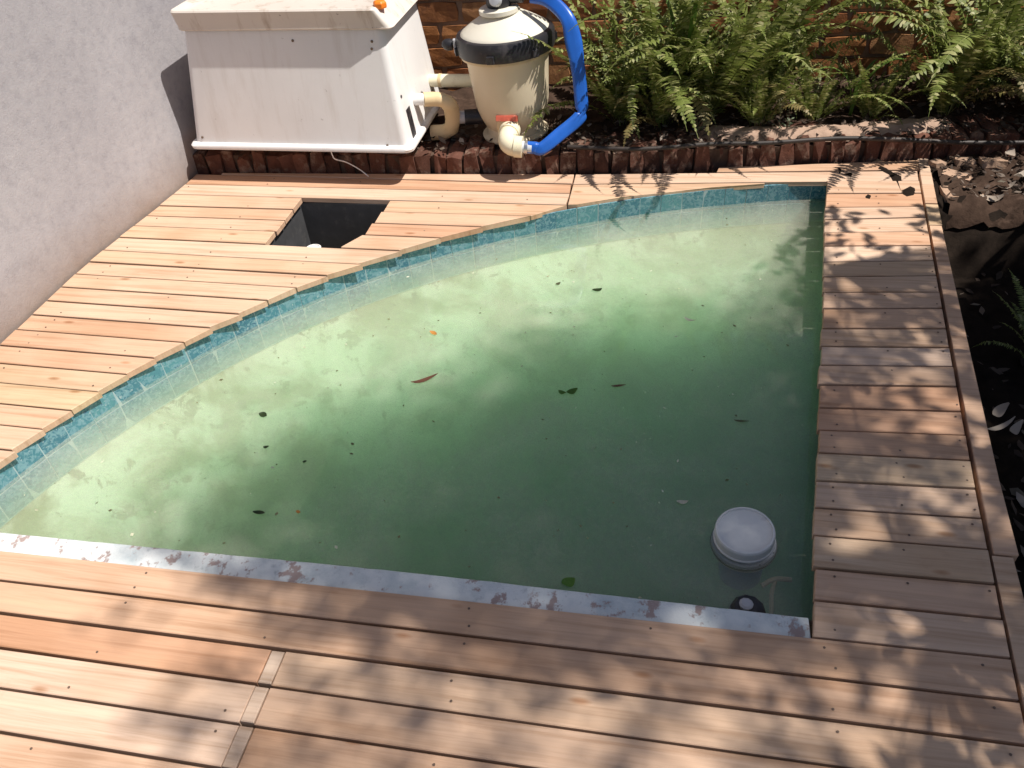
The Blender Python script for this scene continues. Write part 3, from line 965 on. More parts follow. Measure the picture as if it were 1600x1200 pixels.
for (xx, zz) in ((-2.205, 0.215), (-1.275, 0.192), (-1.285, 0.640), (-1.65, 0.645), (-1.29, 0.61)):
    child(MB().lathe([(0.006, 0), (0.006, 0.004), (0.003, 0.006)], 8, (xx, front_y(zz) + 0.001, zz), Matrix.Rotation(math.radians(90), 3, 'X')).build("rivet", MAT["screw"]), pb)
hb = MB().lathe([(0.007, 0), (0.007, 0.004)], 10, (sx(.395), 3.415, .395), Matrix.Rotation(math.radians(90), 3, 'Y'))
child(hb.build("bolt", MAT["black"]), pb)
lid = loft([rrect(-2.186, -1.186, 3.396, 4.00, 0.690, 0.03), rrect(-2.190, -1.182, 3.390, 4.003, 0.696, 0.03), rrect(-2.188, -1.190, 3.390, 3.998, 0.704, 0.03), rrect(-2.194, -1.236, 3.374, 3.97, 0.772, 0.03),
            rrect(-2.189, -1.243, 3.379, 3.965, 0.779, 0.03), rrect(-2.170, -1.262, 3.392, 3.945, 0.780, 0.03), rrect(-2.150, -1.282, 3.412, 3.925, 0.772, 0.03), rrect(-2.0, -1.5, 3.60, 3.80, 0.782, 0.03)], cap0=False)
lo = child(lid.build("lid", MAT["lid"], smooth=True, edge=35), pb)
kb = MB().lathe([(0.026, 0.0), (0.030, 0.004), (0.030, 0.022), (0.022, 0.030), (0.0, 0.032)], 6, (-1.232, 3.425, 0.768))
ko = kb.build("knob", MAT["orange"], bevel=0.003); ko.parent = lo
plinth = MB().box((-1.72, 3.845, 0.10), (1.0, 0.28, 0.130))
tag(plinth.build("housing_plinth", MAT["mortar"], bevel=0.006), "low rough slab hidden under the white pump housing", "slab")
# loose wire under the housing
wr = MB().tube(smooth_path([(-1.56, 3.345, 0.165), (-1.558, 3.350, 0.135), (-1.552, 3.360, 0.112), (-1.51, 3.385, 0.085), (-1.46, 3.405, 0.04), (-1.42, 3.405, 0.004)]), 0.0028, 6)
tag(wr.build("loose_wire", MAT["pvc_white"], smooth=True), "thin white wire hanging out below the white pump housing", "wire")

# ------------------------------------------------------------------ sand filter
FX, FY = -0.742, 3.735
sf = empty("sand_filter", (FX, FY, 0.1))
tag(sf, "cream pool sand filter with black clamp ring and domed lid", "filter")
Z0 = 0.098
TILT = Matrix.Translation((FX, FY, Z0)) @ Matrix.Rotation(math.radians(-3.0), 4, 'Y') @ Matrix.Translation((-FX, -FY, -Z0))
def fpart(mb, name, mat, parent=None, smooth=True, edge=35, bevel=None):
    mb.v = [TILT @ v for v in mb.v]
    o = mb.build(name, mat, None, smooth=smooth, edge=edge, bevel=bevel)
    if parent is None: child(o, sf)
    else: o.parent = parent
    return o
def shell(mb, prof, c=(FX, FY, 0), n=56, **k): return mb.lathe(prof, n, c, **k)
fpart(shell(MB(), [(0.160, Z0), (0.163, Z0 + .012), (0.143, Z0 + .024), (0.138, Z0 + .055), (0.147, Z0 + .072), (0.166, Z0 + .115), (0.176, Z0 + .16), (0.184, Z0 + .26), (0.193, Z0 + .378), (0.196, Z0 + .388), (0.206, Z0 + .393), (0.207, Z0 + .402)]), "tank", MAT["cream"])
fpart(shell(MB(), [(0.205, 0.486), (0.215, 0.489), (0.215, 0.500), (0.205, 0.503)]), "tank_flange", MAT["pvc_old"], edge=30)
cl = fpart(shell(MB(), [(0.214, 0.501), (0.224, 0.504), (0.229, 0.518), (0.229, 0.570), (0.222, 0.584), (0.200, 0.588)]), "clamp_ring", MAT["black"], edge=30)
for a in (-97, -45, 20, 80, 130, 200):
    a = math.radians(a)
    fpart(MB().box((FX + 0.229 * math.cos(a), FY + 0.229 * math.sin(a), 0.524), (0.022, 0.034, 0.034), rz=a), "clamp_lug", MAT["black"], cl, False, bevel=0.003)
hd = MB().lathe([(0.0, 0), (0.024, 0.002), (0.027, 0.02), (0.022, 0.04), (0.010, 0.052)], 14, (FX - 0.238, FY - 0.05, 0.545), Matrix.Rotation(math.radians(-80), 3, 'Y'))
fpart(hd, "clamp_handle", MAT["black"])
fpart(MB().box((FX - 0.226, FY - 0.065, 0.545), (0.012, 0.026, 0.062), rz=0.2), "clamp_latch", MAT["grey"], None, False, bevel=0.003)
fpart(MB().lathe([(0.209, 0.575), (0.204, 0.588), (0.193, 0.598), (0.165, 0.616), (0.125, 0.639), (0.094, 0.655), (0.082, 0.660), (0.080, 0.668)], 56, (FX, FY, 0)), "dome_lid", MAT["cream_lid"], edge=45)
fpart(MB().lathe([(0.086, 0.664), (0.090, 0.668), (0.090, 0.684), (0.084, 0.688), (0.0, 0.689)], 40, (FX - 0.012, FY - 0.015, 0)), "valve_flange", MAT["cream_lid"])
fpart(MB().lathe([(0.054, 0.688), (0.058, 0.70), (0.058, 0.75), (0.048, 0.768), (0.0, 0.772)], 24, (FX - 0.01, FY - 0.005, 0)), "valve_body", MAT["black"])
fpart(MB().lathe([(0.026, 0.0), (0.027, 0.03), (0.023, 0.042), (0.0, 0.045)], 20, (FX - 0.01, FY - 0.052, 0.722), Matrix.Rotation(math.radians(70), 3, 'X')), "sight_cap", MAT["grey"])
fpart(MB().tube([(FX - 0.07, FY, 0.785), (FX + 0.05, FY, 0.785)], 0.012, 10), "valve_handle", MAT["black"])
fpart(MB().tube([(FX + 0.03, FY, 0.725), (FX + 0.10, FY - 0.005, 0.725)], 0.030, 16), "backwash_port", MAT["black"])
# drain port and faded red tag at the foot of the tank
child(MB().lathe([(0.052, 0), (0.052, 0.06), (0.044, 0.066), (0.0, 0.068)], 18, (FX - 0.002, FY - 0.118, 0.190), Matrix.Rotation(math.radians(84), 3, 'X')).build("drain_port", MAT["pvc_old"], smooth=True, edge=35), sf)
child(MB().box((FX - 0.004, FY - 0.178, 0.240), (0.105, 0.010, 0.026), M=Matrix.Rotation(math.radians(-14), 3, 'X')).build("red_tag", MAT["red"], bevel=0.002), sf)

# elbow from the drain to the hose
el = empty("drain_elbow", (-0.73, 3.47, 0.12))
tag(el, "cream pipe elbow at the foot of the sand filter joining the blue hose", "pipe elbow")
path = [(-0.735, 3.555, 0.180), (-0.734, 3.51, 0.178)] + [(-0.734 + 0.045 * (1 - math.cos(a)), 3.485 - 0.050 * math.sin(a), 0.176 - 0.019 * math.sin(a)) for a in np.linspace(0.0, math.pi / 2, 8)] + [(-0.668, 3.435, 0.157)]
path = [Vector(p) for p in path]
child(MB().tube(path, 0.044, 22).build("bend", MAT["pvc"], smooth=True, edge=50), el)
child(MB().tube([(-0.736, 3.570, 0.181), (-0.735, 3.515, 0.178)], 0.050, 22).build("socket", MAT["pvc"], smooth=True, edge=40), el)
child(MB().tube([(-0.692, 3.435, 0.158), (-0.655, 3.435, 0.156)], 0.049, 22).build("outlet_collar", MAT["pvc"], smooth=True, edge=40), el)
child(MB().tube([(-0.657, 3.435, 0.156), (-0.612, 3.438, 0.152)], 0.028, 16).build("clear_sleeve", MAT["clear"], smooth=True, edge=40), el)
child(MB().tube([(-0.645, 3.435, 0.155), (-0.632, 3.436, 0.154)], 0.031, 16).build("hose_clamp", MAT["steel"], smooth=True, edge=40), el)

# lay flat hose
hp = smooth_path([(-0.635, 3.437, 0.154), (-0.60, 3.438, 0.152), (-0.565, 3.440, 0.150), (-0.49, 3.49, 0.195), (-0.412, 3.545, 0.245), (-0.396, 3.567, 0.275), (-0.402, 3.585, 0.34), (-0.410, 3.60, 0.41), (-0.424, 3.612, 0.50), (-0.440, 3.625, 0.575), (-0.462, 3.645, 0.645), (-0.51, 3.68, 0.69), (-0.57, 3.71, 0.72), (-0.635, 3.73, 0.728)], 8)
hv, hf = [], []
HN = 16
up_ = Vector((0, 0, 1))
for i, p in enumerate(hp):
    t = (hp[min(i + 1, len(hp) - 1)] - hp[max(i - 1, 0)]).normalized()
    view = Vector((0.25, -1.0, 0.35))                   # the flat side lies turned to the pool
    nrm = (view - t * view.dot(t)).normalized()
    sd = t.cross(nrm)
    s_ = i / (len(hp) - 1)
    wd = 0.028 + 0.003 * max(0, min(1, (s_ - 0.10) / 0.12))
    wd += 0.007 * math.exp(-((s_ - 0.68) / 0.07) ** 2)
    for kk, kw in ((0.375, 0.02),): wd *= 1 - 0.38 * math.exp(-((s_ - kk) / kw) ** 2)
    th_ = 0.015 + 0.002 * math.sin(i * 0.16) if s_ > 0.1 else 0.027
    for q in range(HN):
        a = 2 * math.pi * q / HN
        ex = abs(math.cos(a)) ** 0.8 * math.copysign(1, math.cos(a))
        crease = 1.0 - 0.25 * math.exp(-((math.cos(a) - 0.25 * math.sin(s_ * 7)) / 0.25) ** 2) * (1 if math.sin(a) > 0 else 0)
        hv.append(p + sd * (wd * ex) + nrm * (th_ * math.sin(a) * crease))
for i in range(len(hp) - 1):
    for q in range(HN):
        r_ = (q + 1) % HN
        hf.append([i * HN + q, i * HN + r_, (i + 1) * HN + r_, (i + 1) * HN + q])
hf += [list(range(HN))[::-1], [(len(hp) - 1) * HN + q for q in range(HN)]]
ho = MB().add(hv, hf).build("blue_hose", MAT["blue"], smooth=True, edge=70)
tag(ho, "flat bright blue hose looping from filter valve down to the cream elbow", "hose")

# pipes between housing and filter
p1 = empty("upper_pipe", (-1.05, 3.86, 0.25))
tag(p1, "straight cream pipe running from the pump housing to behind the filter", "pipe")
child(MB().tube([(-1.27, 3.86, 0.305), (-0.86, 3.86, 0.305)], 0.031, 20).build("pipe", MAT["pvc"], smooth=True, edge=50), p1)
child(MB().tube([(-1.142, 3.86, 0.305), (-1.128, 3.86, 0.305)], 0.0335, 20).build("pipe_clip", MAT["pvc_old"], smooth=True, edge=50), p1)
p2 = empty("pump_pipe", (-1.1, 3.6, 0.2))
tag(p2, "white pipe with tan elbow coming out low on the pump housing's side", "pipe")
child(MB().tube([(-1.27, 3.56, 0.325), (-1.14, 3.58, 0.318)], 0.027, 20).build("pipe", MAT["pvc_white"], smooth=True, edge=50), p2)
ep = [(-1.145, 3.58, 0.318), (-1.11, 3.595, 0.314)] + [(-1.085 + 0.055 * math.sin(a), 3.60 + 0.03 * (1 - math.cos(a)), 0.312 - 0.055 * (1 - math.cos(a))) for a in np.linspace(0, math.pi / 2, 8)] + [(-1.030, 3.64, 0.20), (-1.045, 3.65, 0.15), (-1.085, 3.66, 0.125), (-1.15, 3.66, 0.120)]
child(MB().tube(ep, [0.033] * 6 + [0.037] * (len(ep) - 6), 20).build("elbow", MAT["pvc_old"], smooth=True, edge=50), p2)
child(MB().tube([(-1.03, 3.655, 0.20), (-0.975, 3.665, 0.20)], 0.030, 20).build("coupling", MAT["grey"], smooth=True, edge=50), p2)
child(MB().tube([(-0.978, 3.668, 0.198), (-0.895, 3.69, 0.195)], 0.036, 20).build("union_nut", MAT["black"], smooth=True, edge=50), p2)

# irrigation pipe along the kerb
ip = [(-0.46, 3.53, 0.118), (-0.121, 3.512, 0.122), (0.2, 3.575, 0.124), (0.449, 3.600, 0.122), (0.75, 3.655, 0.124), (1.001, 3.670, 0.118), (1.3, 3.70, 0.095), (1.6, 3.735, 0.085), (2.2, 3.78, 0.09), (3.2, 3.9, 0.10)]
tag(MB().tube(smooth_path(ip, 6), 0.0105, 10).build("irrigation_pipe", MAT["poly"], smooth=True, edge=60), "thin dark irrigation pipe lying along the top of the brick kerb", "pipe")

# ------------------------------------------------------------------ things in the water
fl = empty("chlorine_floater", (0.286, 1.470, -0.2))
tag(fl, "round grey white chlorine floater bobbing near the pool's front right corner", "pool floater")
tilt = Matrix.Rotation(math.radians(3), 3, 'X') @ Matrix.Rotation(math.radians(-3), 3, 'Y')
C0 = (0.286, 1.472, -0.100)
child(MB().lathe([(0.074, 0.0), (0.080, 0.004), (0.081, 0.046), (0.0785, 0.052), (0.0735, 0.053), (0.0725, 0.047), (0.060, 0.0455), (0.0, 0.045)], 48, C0, tilt).build("cap", MAT["float"], smooth=True, edge=15), fl)
child(MB().lathe([(0.075, -0.030), (0.088, -0.024), (0.090, -0.010), (0.087, 0.002), (0.078, 0.006)], 48, C0, tilt).build("collar", MAT["float"], smooth=True, edge=38), fl)
child(MB().lathe([(0.055, -0.16), (0.060, -0.155), (0.066, -0.028)], 32, C0, tilt).build("cartridge", MAT["float_blue"], smooth=True, edge=38), fl)

child(MB().lathe([(0.0815, 0.012), (0.0835, 0.014), (0.0835, 0.018), (0.0815, 0.020)], 48, C0, tilt).build("cap_ridge", MAT["float"], smooth=True, edge=38), fl)
child(MB().lathe([(0.0905, -0.014), (0.0912, -0.011), (0.0905, -0.007)], 48, C0, tilt).build("scum_line", MAT["scum"], smooth=True), fl)
wi = empty("weir_plug", (0.287, 1.228, -0.13))
tag(wi, "black domed plastic plug half sunk against the pale front coping", "pool fitting")
child(MB().lathe([(0.046, -0.05), (0.048, -0.02), (0.045, 0.012), (0.036, 0.028), (0.020, 0.036), (0.0, 0.037)], 11, (0.287, 1.245, -0.108), Matrix.Rotation(0.18, 3, 'X')).build("dome", MAT["black"], smooth=True, edge=20), wi)
child(MB().lathe([(0.0, 0), (0.016, 0.0), (0.018, 0.010), (0.012, 0.014), (0.0, 0.015)], 10, (0.279, 1.243, -0.076)).build("cap", MAT["grey"], smooth=True, edge=30), wi)
tf = empty("sunken_bracket", (0.37, 1.34, -0.25))
tag(tf, "pale bent bracket under water beside the black plug", "pool fitting")
child(MB().tube(smooth_path([(0.335, 1.365, -0.150), (0.37, 1.385, -0.142), (0.415, 1.395, -0.150)]), 0.007, 8).build("crossbar", MAT["pvc_old"], smooth=True), tf)
child(MB().tube(smooth_path([(0.372, 1.386, -0.145), (0.362, 1.35, -0.16), (0.362, 1.30, -0.19), (0.362, 1.25, -0.24)]), 0.006, 8).build("stem", MAT["pvc_old"], smooth=True), tf)

def leaf_mesh(name, L, W, seed, curl=0.25, mat=None):
    rnd = random.Random(seed)
    V, Fc = [], []
    nn = 7
    for k in range(nn + 1):
        t = k / nn
        w = W * 0.5 * math.sin(math.pi * min(1, t * 0.94 + 0.03)) ** 0.8 * (1 - 0.25 * t)
        x = L * (t - .5)
        zc = curl * L * (t - .5) ** 2
        yo = 0.10 * L * math.sin(t * 3 + seed)
        V += [(x, yo - w, zc + 0.10 * w + 0.001), (x, yo, zc), (x, yo + w, zc + 0.14 * w + 0.001)]
    for k in range(nn):
        a = k * 3
        Fc += [[a, a + 3, a + 4, a + 1], [a + 1, a + 4, a + 5, a + 2]]
    me = bpy.data.meshes.new(name)
    me.from_pydata(V, [], Fc)
    me.polygons.foreach_set("use_smooth", [True] * len(me.polygons))
    return me
leaf_mats = {}
def leaf_mat(col):
    if col not in leaf_mats:
        leaf_mats[col] = leafm("leaf " + str(len(leaf_mats)), [(0, tuple(c * .85 for c in col)), (1, col)], 0.2)
    return leaf_mats[col]
DG, BR, OR, PA = (0.03, 0.05, 0.015), (0.17, 0.075, 0.045), (0.50, 0.22, 0.05), (0.62, 0.58, 0.45)
GR = (0.07, 0.16, 0.02)
floaters = [(-0.296, 2.034, 0.030, 0.020, GR, "small green floating leaf, left one of the touching pair mid pool"),
            (-0.263, 2.043, 0.045, 0.030, GR, "green floating leaf, right one of the touching pair mid pool"),
            (-0.788, 2.045, 0.105, 0.022, BR, "long curled brown leaf afloat at the edge of the shade"),
            (-0.108, 2.083, 0.055, 0.012, BR, "thin reddish brown leaf right of the green leaf pair"),
            (-1.301, 1.804, 0.036, 0.026, DG, "dark green leaf afloat in the sunny left part of the water"),
            (-0.236, 2.664, 0.042, 0.026, DG, "dark oval leaf afloat in the sunny back part of the water"),
            (-0.181, 1.268, 0.040, 0.036, GR, "round green leaf afloat near the middle of the front coping"),
            (-1.227, 1.660, 0.020, 0.014, DG, "tiny black leaf scrap on the sunlit left water"),
            (-1.073, 1.611, 0.014, 0.012, DG, "tiny black speck afloat just inside the shade edge"),
            (-1.132, 1.388, 0.042, 0.016, DG, "narrow dark green leaf afloat near the front left coping"),
            (-0.827, 2.317, 0.040, 0.020, OR, "small orange leaf afloat in the sunlit water"),
            (-1.014, 1.408, 0.016, 0.012, OR, "tiny orange petal afloat near the front left coping"),
            (0.115, 1.589, 0.036, 0.016, PA, "small pale leaf afloat left of the round floater"),
            (0.129, 2.498, 0.050, 0.014, PA, "pale sliver of leaf afloat toward the pool's right side"),
            (-0.398, 2.696, 0.026, 0.018, (0.10, 0.10, 0.05), "small olive leaf left of the dark oval leaf at the back"),
            (0.296, 1.952, 0.050, 0.010, (0.10, 0.085, 0.04), "thin brown leaf sliver in the shaded right part of the pool")]
random.seed(21)
for i, (x, y, L, Wd, col, lab) in enumerate(floaters):
    me = leaf_mesh("floating_leaf", L * 0.95, Wd * 1.05, i + 3, 0.5)
    me.materials.append(leaf_mat(col))
    o = bpy.data.objects.new("floating_leaf", me)
    COL.objects.link(o)
    o.location = (x, y, WZ + 0.0025)
    o.rotation_euler = (0, 0, random.uniform(-0.5, 0.9))
    tag(o, lab, "leaf", "leaves floating on the pool")
# crumbs of debris on the surface
db = MB()
rnd = random.Random(5)
cnt = 0
while cnt < 330:
    th = rnd.uniform(TH0, TH1); rr = math.sqrt(rnd.random()) * 0.97
    cx_, cy_ = curve_at(th)
    x, y = _c[0] + (cx_ - _c[0]) * rr, _c[1] + (cy_ - _c[1]) * rr
    if y < 1.22 or x > right_x(y) - 0.03: continue
    s = rnd.choice((0.002, 0.0025, 0.003, 0.004, 0.007)) * rnd.uniform(.7, 1.3)
    a = rnd.uniform(0, 6.28); e = rnd.uniform(0.3, 0.8)
    P = [(x + s * math.cos(a + b) * (1 if k % 2 else e), y + s * math.sin(a + b) * (1 if k % 2 else e), WZ + 0.0022) for k, b in enumerate((0, 1.5, 3.2, 4.7))]
    db.add(P, [[0, 1, 2, 3]])
    cnt += 1
MAT["crumb"] = leafm("floating crumbs", [(0, (0.08, 0.07, 0.03)), (0.55, (0.22, 0.20, 0.11)), (0.75, (0.5, 0.5, 0.36)), (1, (0.62, 0.62, 0.5))], 0.1, 0.8)
tag(db.build("floating_debris", MAT["crumb"]), "fine crumbs and pollen scattered over the water", "debris", kind="stuff")

# ------------------------------------------------------------------ ferns
def frond_mesh(L, seed, pairs=30, droop=0.6, wide=0.062):
    rnd = random.Random(seed)
    V, Fc = [], []
    def P(t):
        a = t * droop * 1.5
        return Vector((L * (math.sin(a) / (droop * 1.5)), 0, L * ((1 - 0) * t * math.cos(a * 0.62) * 0.9))) if False else None
    # spine: starts steep, bends over
    sp_, ang, x, z = [], math.radians(80), 0.0, 0.0
    N = pairs + 4
    for k in range(N + 1):
        sp_.append(Vector((x, 0.0, z)))
        t = k / N
        ang -= droop * (0.3 + 1.5 * t) * 2.2 / N
        x += L / N * math.cos(ang); z += L / N * math.sin(ang)
    # rachis as a thin strip
    for k, p in enumerate(sp_):
        w = 0.0022 * (1 - 0.7 * k / N)
        V += [p + Vector((0, -w, 0)), p + Vector((0, w, 0)), p + Vector((0, 0, -w * 1.5))]
    for k in range(N):
        a = k * 3
        Fc += [[a, a + 3, a + 4, a + 1], [a + 1, a + 4, a + 5, a + 2], [a + 2, a + 5, a + 3, a]]
    for k in range(4, N):
        t = k / N
        ln = wide * (math.sin(math.pi * min(1, 0.12 + t * 0.90)) ** 0.7) * rnd.uniform(0.85, 1.12)
        if t > .9: ln *= 0.7
        T = (sp_[min(k + 1, N)] - sp_[k - 1]).normalized()
        Nn = Vector((-T.z, 0, T.x))
        for s in (-1, 1):
            if rnd.random() < 0.05: continue
            d = (Vector((0, s, 0)) * 0.92 + T * rnd.uniform(0.15, 0.42) + Nn * rnd.uniform(-0.35, 0.2)).normalized()
            wv_ = T * (L / N * 0.46)
            b = sp_[k]
            i0 = len(V)
            V += [b - wv_ * 0.8, b + d * ln * 0.45 - wv_ * 0.95 , b + d * ln + Nn * -0.12 * ln, b + d * ln * 0.45 + wv_ * 0.95, b + wv_ * 0.8]
            Fc.append([i0, i0 + 1, i0 + 2, i0 + 3, i0 + 4])
    me = bpy.data.meshes.new("frond")
    me.from_pydata(V, [], Fc)
    return me
FROND = []
for i, (L, dr, wd) in enumerate([(0.66, 0.28, 0.036), (0.74, 0.45, 0.040), (0.60, 0.58, 0.040), (0.52, 0.85, 0.040), (0.70, 0.72, 0.042), (0.62, 0.18, 0.034)]):
    me = frond_mesh(L, i, 40, dr, wd); me.materials.append(MAT["fern"]); FROND.append(me)
DRY = frond_mesh(0.45, 77, 26, 1.0, 0.045); DRY.materials.append(MAT["fern_dry"])
ferns = [(-0.24, 3.92, 37, 1.15, "upright fern crowding behind the blue hose"),
         (-0.10, 4.08, 40, 1.45, "tall fern against the brick wall, second from the blue hose"),
         (-0.04, 3.84, 35, 1.15, "bright fern at the kerb, right of the blue hose"),
         (0.20, 3.98, 40, 1.4, "full fern in front of the wall, between the blue hose and the bare brickwork"),
         (0.42, 4.12, 40, 1.4, "bushy fern against the wall left of the bare brickwork"),
         (0.42, 3.86, 37, 0.95, "low fern spilling toward the kerb above the pool's back corner"),
         (0.68, 3.94, 35, 0.68, "low sprawling fern below the bare brickwork"),
         (0.95, 3.98, 35, 0.66, "low arching fern at the right end of the bare brickwork"),
         (1.30, 4.04, 37, 1.15, "shaded fern right of the bare brickwork"),
         (1.50, 4.22, 40, 1.6, "tall shaded fern at the far right against the wall"),
         (1.72, 4.00, 40, 1.35, "dark fern at the right edge of the picture behind the kerb"),
         (2.00, 4.20, 37, 1.6, "hanging fern at the top right corner")]
random.seed(33)
for (x, y, nf, sc, lab) in ferns:
    f = empty("fern_plant", (x, y, bed_h(x, y)))
    tag(f, lab, "fern", "ferns along the back bed")
    for k in range(nf):
        me = random.choice((FROND[0], FROND[5], FROND[1], FROND[0], FROND[5], FROND[2], FROND[3], FROND[4])) if random.random() > 0.05 else DRY
        o = bpy.data.objects.new("frond", me)
        COL.objects.link(o); o.parent = f
        a = 2 * math.pi * (k + random.uniform(-.4, .4)) / nf * 1.0 + random.uniform(-.2, .2)
        # lean away from the wall a little
        o.location = (0.03 * math.cos(a), 0.03 * math.sin(a), random.uniform(-0.01, 0.04))
        yy = math.sin(a)
        s = sc * random.uniform(0.6, 1.12) * (0.78 if yy > 0.5 else 1.0)
        o.scale = (s, s, s)
        o.rotation_euler = (random.uniform(-.25, .25), random.uniform(-0.15, 0.55), a)

for (x, y, nf, sc, lab) in [(1.42, 2.62, 16, 0.75, "dark young fern in the shaded hollow, nearer the soil bank"), (1.33, 1.80, 14, 0.6, "small dark fern in the hollow beside the edging board")]:
    f = empty("fern_plant", (x, y, -0.31))
    tag(f, lab, "fern", "ferns in the dark hollow")
    for k in range(nf):
        o = bpy.data.objects.new("frond", random.choice(FROND))
        COL.objects.link(o); o.parent = f
        s = sc * random.uniform(0.5, 0.8)
        o.scale = (s, s, s)
        o.rotation_euler = (random.uniform(-.25, .25), random.uniform(0.0, 0.6), 2 * math.pi * k / nf + random.uniform(-.2, .2))

# strap leaved plant and small grey leaved herb
def strap_plant(name, x, y, leaves, mat, lab, cat):
    t = empty(name, (x, y, bed_h(x, y)))
    tag(t, lab, cat)
    for (a, L, w, dr) in leaves:
        V, Fc = [], []
        N = 9; ang = math.radians(82); px = 0.0; pz = 0.0
        for k in range(N + 1):
            tt = k / N
            hw = w * (0.55 + 0.9 * tt) * (1 - tt) ** 0.45 if tt < 1 else 0.0
            V += [(px, -hw, pz + hw * .3), (px, 0, pz), (px, hw, pz + hw * .3)]
            ang -= dr * 2 * tt * 2 / N
            px += L / N * math.cos(ang); pz += L / N * math.sin(ang)
        for k in range(N):
            b = k * 3
            Fc += [[b, b + 3, b + 4, b + 1], [b + 1, b + 4, b + 5, b + 2]]
        o = mesh_obj("leaf", V, Fc, mat, t, True)
        o.rotation_euler = (0, 0, a)
    return t
strap_plant("strap_plant", 0.06, 4.0, [(-1.4, 0.62, 0.020, 0.2), (-2.3, 0.50, 0.018, 0.5), (-0.6, 0.52, 0.018, 0.6), (0.7, 0.45, 0.018, 0.5), (2.4, 0.6, 0.018, 0.3), (-1.9, 0.40, 0.017, 1.0), (-1.0, 0.42, 0.018, 1.0)], MAT["strap"], "bright green plant with long strap leaves among the ferns", "plant")
strap_plant("strap_plant", 0.86, 3.98, [(-2.9, 0.36, 0.014, 0.9), (-1.6, 0.30, 0.014, 0.8), (0.2, 0.42, 0.014, 1.1), (0.9, 0.3, 0.013, 0.7), (2.6, 0.33, 0.013, 0.8)], MAT["strap"], "small strappy plant in front of the bare brickwork", "plant")
def herb(x, y, lab, n=34, R=0.09, seed=1):
    rnd = random.Random(seed)
    t = empty("grey_herb", (x, y, bed_h(x, y) - 0.01))
    tag(t, lab, "plant")
    st, lf = MB(), MB()
    for k in range(n // 5):
        a = rnd.uniform(0, 6.28); L = rnd.uniform(.6, 1.1) * R * 1.5
        tip = Vector((math.cos(a) * R * rnd.random() * 1.2, math.sin(a) * R * rnd.random() * 1.2, L))
        st.tube([(0, 0, 0), tip * .5 + Vector((0, 0, .01)), tip], 0.002, 5)
        for q in range(6):
            p = tip * (0.35 + 0.13 * q)
            b = rnd.uniform(0, 6.28); d = Vector((math.cos(b), math.sin(b), rnd.uniform(0, .6))) * rnd.uniform(.012, .022)
            sd = Vector((-math.sin(b), math.cos(b), 0)) * 0.007
            lf.add([p, p + d * .5 + sd, p + d, p + d * .5 - sd], [[0, 1, 2, 3]])
    st.build("stem", MAT["bark"], t); lf.build("foliage", MAT["grey_leaf"], t)
herb(0.13, 3.72, "small grey leaved herb by the kerb in front of the ferns", 40, 0.09, 4)
herb(0.56, 3.80, "little grey leaved sprig between low ferns at the kerb", 40, 0.10, 9)

# ------------------------------------------------------------------ leaf litter, fragments, dry leaves
def litter(name, n, sampler, seed, size=(0.012, 0.03), mat="litter", lab=""):
    rnd = random.Random(seed)
    mb = MB()
    for _ in range(n):
        x, y, z = sampler(rnd)
        s = rnd.uniform(*size); a = rnd.uniform(0, 6.28); w = s * rnd.uniform(.3, .55)
        R = Matrix.Rotation(a, 3, 'Z') @ Matrix.Rotation(rnd.uniform(-.6, .6), 3, 'X') @ Matrix.Rotation(rnd.uniform(-.5, .5), 3, 'Y')
        pts_ = [(-s, 0, 0), (-s * .3, -w, .15 * s), (s * .5, -w * .7, .1 * s), (s, 0, .2 * s), (s * .5, w * .7, .1 * s), (-s * .3, w, .15 * s)]
        mb.add([R @ Vector(p) + Vector((x, y, z + 0.006)) for p in pts_], [[0, 1, 2, 3, 4, 5]])
    o = mb.build(name, MAT[mat])
    tag(o, lab, "leaf litter", kind="stuff")
def s_bed(r):
    x = r.uniform(-1.2, 2.4); y = ledge_y(x) + r.uniform(0.02, 0.45)
    return x, y, max(bed_h(x, y), 0.105 if y < ledge_y(x) + .21 and x < 1.5 else 0)
litter("bed_litter", 700, s_bed, 2, lab="dead leaves strewn over the planting bed")
def s_bank(r):
    x = r.uniform(1.2, 1.9); y = r.uniform(3.33 + .1 * (x - 1.2), ledge_y(x) + .02)
    return x, y, bank_h(x, y) + 0.02
litter("bank_litter", 260, s_bank, 3, (0.008, 0.022), lab="dead leaves on the soil bank beyond the deck corner")
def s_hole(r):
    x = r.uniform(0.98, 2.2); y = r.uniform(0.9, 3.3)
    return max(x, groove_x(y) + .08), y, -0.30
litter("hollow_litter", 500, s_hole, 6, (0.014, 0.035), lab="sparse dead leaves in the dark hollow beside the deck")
random.seed(5)
for (x, y, z, dx, dy, dz, rz, lab) in [(1.265, 3.43, -0.035, 0.17, 0.10, 0.06, 0.15, "flat tan paving fragment beside the deck's back corner"),
                                       (1.275, 3.575, -0.02, 0.13, 0.07, 0.05, -0.3, "long brown paving fragment behind the flat tan one"),
                                       (1.33, 3.69, 0.00, 0.09, 0.05, 0.05, 0.25, "small pinkish stone under the irrigation pipe"),
                                       (1.45, 3.68, 0.00, 0.12, 0.06, 0.06, 0.1, "pale pink wedge of stone right of the small pinkish one"),
                                       (1.215, 3.67, 0.0, 0.06, 0.05, 0.04, 0.5, "little reddish brick chip at the deck corner")]:
    me = rough_brick(dx, dy, dz, int(x * 1000), 0.005)
    me.materials.append(MAT["rock"]); me.name = "paving_fragment"
    o = bpy.data.objects.new("paving_fragment", me); COL.objects.link(o)
    o.location = (x, y, z); o.rotation_euler = (random.uniform(-.12, .12), random.uniform(-.12, .12), rz)
    tag(o, lab, "stone")
